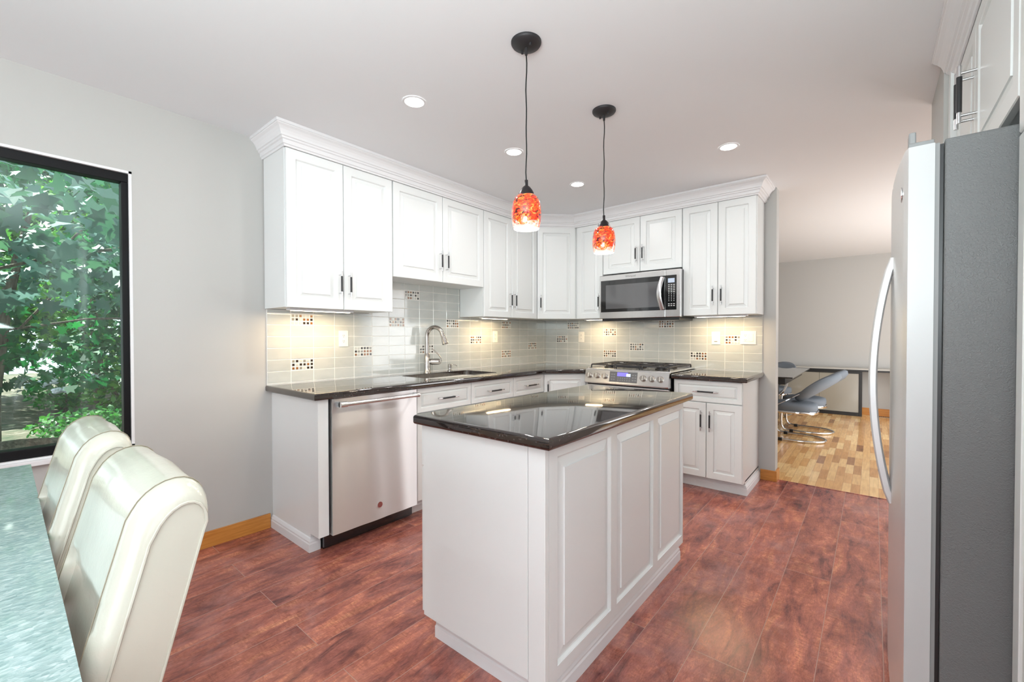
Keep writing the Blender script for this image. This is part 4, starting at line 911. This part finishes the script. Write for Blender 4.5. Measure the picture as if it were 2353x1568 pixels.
# ------------------------------------------------------------ glass table and leather chairs
t = thing('dining_table', 'crackled glass breakfast table by the window, beside the white leather chairs', 'table', (1.4, -4.65, 0), 0)
def tbox(bm, *a, **k): box(bm, *a, **k)
bm = bmesh.new(); P = [(0.545, -5.15), (2.36, -5.15), (2.36, -4.135), (0.545, -4.113)]
A = [bm.verts.new((x, y, 0.738)) for x, y in P]; B = [bm.verts.new((x, y, 0.750)) for x, y in P]
for i in range(4): addf(bm, [A[i], A[(i + 1) % 4], B[(i + 1) % 4], B[i]], 1)
addf(bm, A[::-1], 1); addf(bm, B, 0); link_mesh('tabletop', bm, ['crackle_glass', 'glass_edge'], t)
for x, y in ((0.575, -4.145), (0.575, -5.11), (2.32, -5.11), (2.30, -4.20)):
    bm = bmesh.new(); box(bm, x - 0.022, x + 0.022, y - 0.022, y + 0.022, 0.0005, 0.724, bev=0.003); box(bm, x - 0.028, x + 0.028, y - 0.028, y + 0.028, 0.724, 0.7375, 1, bev=0.002); link_mesh('leg', bm, ['black_plastic', 'glass_edge'], t)
bm = bmesh.new()
for a in ((0.60, 2.27, -5.12, -5.10), (0.60, 2.27, -4.26, -4.24)): box(bm, a[0], a[1], a[2], a[3], 0.66, 0.70)
link_mesh('apron', bm, 'black_plastic', t)

def chair_section(x, inset, zc):
    """(y,z) outline of the back at one x; inset shrinks the front and the top"""
    ln = lambda z: 0.27 * (z - 0.46)        # recline
    yb = lambda z: ln(z); mid_ = 1 if abs(x) < 0.168 else 0; th = lambda z: 0.105 - 0.018 * mid_ * max(0, min(1, (0.800 - z) / 0.05))
    pts = []
    zt = 0.978 - inset * 1.1
    fz = [0.40, 0.48, 0.58, 0.68, 0.750, 0.765, 0.782, 0.795, 0.808, 0.83, 0.87]
    for z in fz + [zt - 0.055]:             # up the front, with the lumbar crease
        pts.append((yb(z) - th(z) + inset + (0.004 * mid_ if abs(z - 0.782) < 0.002 else 0), z))
    w = (yb(zt) - (yb(zt) - th(zt) + inset)); cy = yb(zt) - w / 2
    for i in range(1, 12):                  # over the top
        a = PI - PI * i / 12; yy = cy + (w / 2) * math.cos(a); pts.append((yy - (1 - math.sin(a)) * 0.012, zt - 0.055 + 0.055 * math.sin(a)))
    for i in range(10):
        z = zt - 0.055 - (zt - 0.055 - 0.40) * i / 9; pts.append((yb(z), z))
    return pts
def make_leather_chair(label):
    t = thing('dining_chair', label, 'chair', group=None)
    W = 0.45; secs = []
    ts = [(-W / 2, 0.030)] + [(-W / 2 + 0.05 * (1 - math.cos(R(a))), 0.030 * (1 - math.sin(R(a)))) for a in (18, 36, 54, 72, 90)] + [(-0.163, 0), (-0.09, 0), (0, -0.004), (0.09, 0), (0.163, 0)]
    ts += [(-x, i) for x, i in ts[:6]][::-1]
    bm = bmesh.new(); rings = []
    for x, ins in ts: rings.append([bm.verts.new((x, y, z)) for y, z in chair_section(x, ins, 0)])
    n = len(rings[0])
    for A, B in zip(rings, rings[1:]):
        for i in range(n): addf(bm, [A[i], A[(i + 1) % n], B[(i + 1) % n], B[i]])
    addf(bm, rings[0][::-1]); addf(bm, rings[-1])
    bk = link_mesh('backrest', bm, 'leather', t, local=True, smooth=50)
    for s in (-1, 1):
        bm = bmesh.new(); tube(bm, [(s * (W / 2 + 0.0006), y, z) for y, z in chair_section(0.2, 0.030, 0)], 0.0026, 6); link_mesh('piping', bm, 'leather', bk, local=True, smooth=60)
        sec = chair_section(0.2, -0.0006, 0); bm = bmesh.new(); tube(bm, [(s * (W / 2 - 0.05), y, z + 0.0004) for y, z in sec[:22]], 0.0010, 6); link_mesh('seam', bm, 'leather_seam', bk, local=True, smooth=60)
    bm = bmesh.new(); box(bm, -W / 2, W / 2, -0.51, -0.06, 0.375, 0.475, bev=0.03, seg=4); link_mesh('seat', bm, 'leather', t, local=True, smooth=50)
    for sx_ in (-1, 1):
        for yy in (-0.47, -0.07):
            bm = bmesh.new(); x = sx_ * (W / 2 - 0.035); cyl(bm, (x, yy, 0.385), (x, yy + (0.0 if yy < -0.2 else 0.02), 0.0005), 0.026, 0.017, 4); link_mesh('leg', bm, 'black_plastic', t, local=True)
    return t
ch = make_leather_chair('cream leather dining chair with tall padded back, nearest the camera')
ch.location = (1.845, -4.088, 0)
dup(ch, (1.245, -4.094, 0), 0, 'cream leather dining chair with tall padded back, the farther one nearer the window')

# ------------------------------------------------------------ dining room furniture
t = thing('dining_table', 'black glass dining table in the room beyond the opening', 'table', (1.75, 2.46, 0))
bm = bmesh.new(); box(bm, 1.22, 2.285, 1.59, 3.34, 0.736, 0.75, bev=0.003); link_mesh('tabletop', bm, 'smoke_glass', t)
bm = bmesh.new(); box(bm, 1.30, 2.20, 1.68, 3.25, 0.655, 0.7355, bev=0.004); link_mesh('apron', bm, 'black_plastic', t)
for x in (1.36, 1.88):
    for y in (1.75, 3.18): bm = bmesh.new(); box(bm, x - 0.04, x + 0.04, y - 0.04, y + 0.04, 0.0005, 0.655, bev=0.004); link_mesh('leg', bm, 'black_plastic', t)
def make_cantilever(label):
    t = thing('cantilever_chair', label, 'chair')
    # local: faces -x, seat centre at x=0
    bm = bmesh.new(); n = 28; prev = None
    for rr, z in ((0.80, 0.345), (0.97, 0.350), (1.0, 0.375), (1.0, 0.405), (0.96, 0.428), (0.80, 0.440), (0.4, 0.444)):
        ring = [bm.verts.new((0.235 * rr * math.copysign(abs(math.cos(2 * PI * i / n)) ** 0.75, math.cos(2 * PI * i / n)), 0.225 * rr * math.copysign(abs(math.sin(2 * PI * i / n)) ** 0.75, math.sin(2 * PI * i / n)), z)) for i in range(n)]
        if prev:
            for i in range(n): addf(bm, [prev[i], prev[(i + 1) % n], ring[(i + 1) % n], ring[i]])
        else: addf(bm, ring[::-1])
        prev = ring
    addf(bm, prev); link_mesh('seat', bm, 'velvet_grey', t, local=True, smooth=60)
    bm = bmesh.new(); loop = [(0.24 * math.copysign(abs(math.cos(2 * PI * i / 40)) ** 0.75, math.cos(2 * PI * i / 40)), 0.23 * math.copysign(abs(math.sin(2 * PI * i / 40)) ** 0.75, math.sin(2 * PI * i / 40)), 0.338) for i in range(40)]
    tube(bm, loop, 0, closed=True, flat=(0.006, 0.014, (0, 0, 1))); fr_ = link_mesh('seat_frame', bm, 'chrome', t, local=True, smooth=50)
    bm = bmesh.new()
    c0 = Vector((0.22, 0, 0.64)); ax_ = Vector((0.80, 0, 0.60)).normalized(); nn_ = Vector((-0.60, 0, 0.80)).normalized()
    n = 28; prev = None
    for rr, h in ((0.3, -0.075), (0.72, -0.072), (0.93, -0.052), (1.0, -0.015), (0.95, 0.012), (0.72, 0.022), (0.3, 0.012)):
        ring = [bm.verts.new(c0 + ax_ * (0.27 * rr * math.cos(2 * PI * i / n)) + Vector((0, 1, 0)) * (0.22 * rr * math.sin(2 * PI * i / n)) + nn_ * (h + 0.035 * (0.22 * rr * math.sin(2 * PI * i / n) / 0.22) ** 2)) for i in range(n)]
        if prev:
            for i in range(n): addf(bm, [prev[i], prev[(i + 1) % n], ring[(i + 1) % n], ring[i]])
        else: addf(bm, ring[::-1])
        prev = ring
    addf(bm, prev); link_mesh('backrest', bm, 'velvet_grey', t, local=True, smooth=60)
    bm = bmesh.new()
    for s in (-1, 1):
        tube(bm, smooth_path([(0.07, s * 0.17, 0.55), (-0.03, s * 0.205, 0.485), (-0.16, s * 0.215, 0.405), (-0.235, s * 0.20, 0.345)], 2), 0, flat=(0.006, 0.016, (0, 1, 0)))
    link_mesh('arm', bm, 'chrome', t, local=True, smooth=50)
    bm = bmesh.new(); r0 = 0.21
    path = [(-0.21, -r0, 0.345), (-0.225, -r0, 0.10), (-0.20, -r0, 0.030), (-0.12, -r0, 0.016), (0.10, -r0, 0.016), (0.22, -r0 * 0.85, 0.016), (0.30, -r0 * 0.4, 0.016), (0.315, 0, 0.016), (0.30, r0 * 0.4, 0.016), (0.22, r0 * 0.85, 0.016), (0.10, r0, 0.016), (-0.12, r0, 0.016), (-0.20, r0, 0.030), (-0.225, r0, 0.10), (-0.21, r0, 0.345)]
    tube(bm, smooth_path(path, 2), 0.013, 10); link_mesh('base_frame', bm, 'chrome', t, local=True, smooth=50)
    for s in (-1, 1): bm = bmesh.new(); box(bm, -0.13, -0.09, s * r0 - 0.018, s * r0 + 0.018, 0.0003, 0.034, bev=0.003); link_mesh('glide', bm, 'black_plastic', t, local=True)
    return t
cc = make_cantilever('grey padded cantilever chair at the dining table, nearer the kitchen'); cc.location = (2.262, 1.90, 0)
dup(cc, (2.30, 2.50, 0), 0, 'grey padded cantilever chair at the dining table, behind the first one')
dup(cc, (1.80, 3.55, 0), R(75), 'grey padded cantilever chair at the far end of the dining table')
t = thing('sideboard', 'low black framed sideboard with taupe glass doors against the far wall', 'sideboard', (2.1, 4.28, 0))
bm = bmesh.new(); SY = 4.165
for a in ((1.30, 1.335, 0.0005, 0.675), (2.825, 2.86, 0.0005, 0.675), (1.335, 2.825, 0.0005, 0.05), (1.335, 2.825, 0.645, 0.675)): box(bm, a[0], a[1], SY, 4.395, a[2], a[3], bev=0.002)
box(bm, 1.335, 2.825, 4.20, 4.39, 0.05, 0.645); link_mesh('frame', bm, 'black_plastic', t)
for x0, x1 in ((1.337, 1.83), (1.833, 2.330), (2.333, 2.822)):
    bm = bmesh.new(); box(bm, x0, x1, SY + 0.010, SY + 0.022, 0.052, 0.643, bev=0.002); link_mesh('door', bm, 'taupe_glass', t)
bm = bmesh.new(); box(bm, 1.20, 3.45, SY - 0.01, 4.40, 0.6755, 0.700, 0, bev=0.002); box(bm, 1.20, 3.45, SY + 0.0, 4.40, 0.700, 0.728, 1, bev=0.002); box(bm, 3.41, 3.44, SY, 4.39, 0.0005, 0.676, 0); link_mesh('top', bm, ['black_plastic', 'chest_top'], t)
t = thing('floor_vent', 'brown metal floor vent by the dining room baseboard', 'vent', (3.12, 4.30, 0))
bm = bmesh.new(); box(bm, 2.97, 3.27, 4.25, 4.36, 0.0003, 0.006, bev=0.001)
for i in range(14): box(bm, 2.985 + i * 0.02, 2.995 + i * 0.02, 4.265, 4.345, 0.0055, 0.0065, 1)
link_mesh('grille', bm, ['vent_metal', 'slot_dark'], t)

# ------------------------------------------------------------ outside the window
bm = bmesh.new(); n = 26; V = [[bm.verts.new((-0.2 - 15 * i / n, -11 + 17 * j / n, -0.32 + 0.22 * noise.noise((i * 0.35, j * 0.35, 0)) + 0.02 * i)) for j in range(n + 1)] for i in range(n + 1)]
for i in range(n):
    for j in range(n): addf(bm, [V[i][j], V[i + 1][j], V[i + 1][j + 1], V[i][j + 1]])
o = link_mesh('garden_ground', bm, 'soil', smooth=True); o['kind'] = 'structure'; o['label'] = 'mossy garden soil outside the window'
LOBE = [(0, -0.5), (0.10, -0.28), (0.42, -0.34), (0.30, -0.08), (0.56, 0.12), (0.26, 0.16), (0.20, 0.30), (0.0, 0.62), (-0.20, 0.30), (-0.26, 0.16), (-0.56, 0.12), (-0.30, -0.08), (-0.42, -0.34), (-0.10, -0.28)]
OVAL = [(0, -0.5), (0.22, -0.2), (0.24, 0.15), (0, 0.55), (-0.24, 0.15), (-0.22, -0.2)]
def leaves(name, count, centre, ext, size, mname, parent, shape=LOBE, flatness=0.5, gap=0.0, seed=1):
    rng = np.random.RandomState(seed); P = []
    while len(P) < count:
        q = rng.uniform(-1, 1, 3)
        if (q ** 2).sum() > 1.0: continue
        p = (centre[0] + q[0] * ext[0], centre[1] + q[1] * ext[1], centre[2] + q[2] * ext[2])
        if p[0] > -0.45 or p[2] < -0.2: continue
        if gap and noise.noise(Vector(p) * 1.15 + Vector((seed * 3.1, 0, 0))) < gap - 0.5: continue
        P.append(p)
    sh = np.array(shape); k = len(sh); verts = np.zeros((count * k, 3)); 
    for i, p in enumerate(P):
        s = size * rng.uniform(0.55, 1.15); a = rng.uniform(0, 2 * PI)
        nrm = Vector((rng.normal() * 0.6 + 0.45, rng.normal() * 0.6, rng.normal() * 0.6 + flatness * 1.3)).normalized()
        u = nrm.orthogonal().normalized(); w = nrm.cross(u); u2 = u * math.cos(a) + w * math.sin(a); w2 = nrm.cross(u2)
        L = np.outer(sh[:, 0], u2) + np.outer(sh[:, 1], w2) + np.outer(-0.35 * np.abs(sh[:, 0]), nrm)
        verts[i * k:(i + 1) * k] = np.array(p) + L * s
    me = bpy.data.meshes.new(name); off = np.array(wloc(parent)) if parent else 0
    me.vertices.add(count * k); me.vertices.foreach_set('co', (verts - off).ravel())
    me.loops.add(count * k); me.loops.foreach_set('vertex_index', np.arange(count * k)); me.polygons.add(count)
    me.polygons.foreach_set('loop_start', np.arange(0, count * k, k)); me.polygons.foreach_set('loop_total', np.full(count, k)); me.update(calc_edges=True)
    me.materials.append(MATS[mname]); o = bpy.data.objects.new(name, me); COL.objects.link(o)
    if parent: o.parent = parent
    return o
def trunk(pts, rads, parent, name='trunk'):
    bm = bmesh.new(); tube(bm, pts, rads, 12); return link_mesh(name, bm, 'bark', parent, smooth=60)
def tree(label, base, cnt, centre, ext, size, mname, tr, seed, gap=0.0, shape=LOBE, branches=5, cat='tree', name='tree'):
    t = thing(name, label, cat, base)
    trunk(*tr, t)
    rng = random.Random(seed); top = Vector(tr[0][-2])
    for i in range(branches):
        e = Vector(centre) + Vector((rng.uniform(-.7, .7) * ext[0], rng.uniform(-.8, .8) * ext[1], rng.uniform(-.5, .6) * ext[2]))
        s = top.lerp(Vector(tr[0][1]), rng.random() * 0.5); mdl = s.lerp(e, 0.5) + Vector((0, 0, 0.15))
        trunk(smooth_path([s, mdl, e], 1), 0.012, t, 'branch')
    leaves('foliage', cnt, centre, ext, size, mname, t, shape, gap=gap, seed=seed)
    return t
tree('grey-green maple with large leaves hanging right outside the window', (-2.4, -5.3, -0.3), 900, (-2.2, -4.1, 2.05), (1.1, 1.7, 0.62), 0.17, 'leaf_grey_green', ([(-2.4, -5.3, -0.4), (-2.4, -5.25, 0.6), (-2.35, -5.0, 1.6), (-2.2, -4.6, 2.3)], [0.07, 0.06, 0.05, 0.02]), 3)
tree('deep green maple behind the grey-green one, its trunk at the left of the window', (-4.3, -4.22, -0.3), 5200, (-4.3, -3.7, 2.05), (1.3, 2.0, 1.45), 0.125, 'leaf_green', ([(-4.3, -4.22, -0.4), (-4.3, -4.2, 0.6), (-4.35, -4.1, 1.5), (-4.2, -3.9, 2.6)], [0.09, 0.075, 0.06, 0.02]), 5, gap=0.42)
tree('slender young tree with a thin pale trunk in the middle of the garden', (-7.2, -3.02, -0.2), 3600, (-7.2, -3.1, 2.3), (1.2, 1.7, 1.5), 0.13, 'leaf_sunlit', ([(-7.2, -3.02, -0.3), (-7.2, -3.0, 0.6), (-7.25, -3.05, 1.5), (-7.2, -3.1, 2.6)], [0.075, 0.065, 0.05, 0.02]), 9, gap=0.38)
tree('tall green tree closing the garden at the far left', (-10.5, -5.2, 0.0), 5200, (-10.3, -5.0, 3.3), (1.6, 2.6, 3.0), 0.22, 'leaf_green', ([(-10.5, -5.2, -0.3), (-10.5, -5.2, 1.2), (-10.4, -5.1, 2.4), (-10.3, -5.0, 4.5)], [0.16, 0.13, 0.1, 0.03]), 12, gap=0.22)
tree('tall sunlit tree closing the garden at the far right', (-10.8, -1.4, 0.0), 6200, (-10.6, -1.6, 3.4), (1.7, 2.9, 3.2), 0.22, 'leaf_sunlit', ([(-10.8, -1.4, -0.3), (-10.8, -1.4, 1.2), (-10.7, -1.5, 2.4), (-10.6, -1.6, 4.5)], [0.15, 0.12, 0.1, 0.03]), 15, gap=0.22)
tree('dark green tree beyond the right side of the window', (-5.2, -1.3, -0.2), 4200, (-5.2, -1.7, 2.2), (1.4, 1.5, 1.9), 0.15, 'leaf_green', ([(-5.2, -1.3, -0.3), (-5.2, -1.3, 0.8), (-5.2, -1.4, 1.6), (-5.2, -1.6, 3.0)], [0.09, 0.08, 0.06, 0.02]), 18, gap=0.26)
def bush(label, base, cnt, ext, size, mname, seed, blooms=None):
    t = thing('shrub', label, 'shrub', base)
    c = (base[0], base[1], base[2] + ext[2] * 0.9)
    bm = bmesh.new()
    for i in range(6):
        a = i * 1.05; tube(bm, [(base[0], base[1], base[2] - 0.1), (base[0] + ext[0] * 0.5 * math.cos(a), base[1] + ext[1] * 0.5 * math.sin(a), base[2] + ext[2])], 0.012, 6)
    link_mesh('stem', bm, 'bark', t)
    leaves('foliage', cnt, c, ext, size, mname, t, OVAL, flatness=0.8, seed=seed)
    if blooms:
        rng = random.Random(seed)
        for i in range(blooms):
            a = rng.uniform(0, 2 * PI); e = rng.uniform(0.1, 0.9); q = Vector((c[0] + ext[0] * math.cos(a) * math.sqrt(1 - e * e), c[1] + ext[1] * math.sin(a) * math.sqrt(1 - e * e), c[2] + ext[2] * e))
            bm = bmesh.new(); bmesh.ops.create_icosphere(bm, subdivisions=3, radius=rng.uniform(0.07, 0.11), matrix=Matrix.Translation(q))
            for v in bm.verts: v.co += (v.co - q) * 0.35 * noise.noise(v.co * 28); 
            for v in bm.verts: v.co.z = q.z + (v.co.z - q.z) * 0.75
            link_mesh('flower_head', bm, 'bloom', t)
    return t
bush('hydrangea shrub with pale lilac flower heads, low at the right of the window', (-7.0, -2.62, -0.05), 900, (0.6, 0.62, 0.42), 0.12, 'leaf_sunlit', 21, 12)
bush('hydrangea shrub with pale flower heads, left of the thin tree trunk', (-8.0, -3.35, -0.05), 600, (0.5, 0.5, 0.33), 0.11, 'leaf_low', 22, 7)
bush('low green shrub behind the chair backs outside the window', (-4.9, -3.35, -0.15), 900, (0.5, 0.6, 0.24), 0.08, 'leaf_low', 23)
bush('low dark green shrub near the fallen log outside the window', (-3.15, -3.95, -0.3), 700, (0.4, 0.55, 0.18), 0.08, 'leaf_low', 24)
bush('low dark green ground plant under the window', (-2.0, -4.15, -0.35), 700, (0.5, 0.6, 0.2), 0.08, 'leaf_low', 25)
bm = bmesh.new(); tube(bm, [(-3.9, -5.2, -0.08), (-3.85, -4.6, -0.02), (-3.9, -4.0, 0.0), (-4.0, -3.6, -0.03)], [0.17, 0.165, 0.15, 0.12], 14); o = link_mesh('fallen_log', bm, 'bark', smooth=60); tag(o, 'weathered fallen log lying on the garden soil outside the window', 'log')
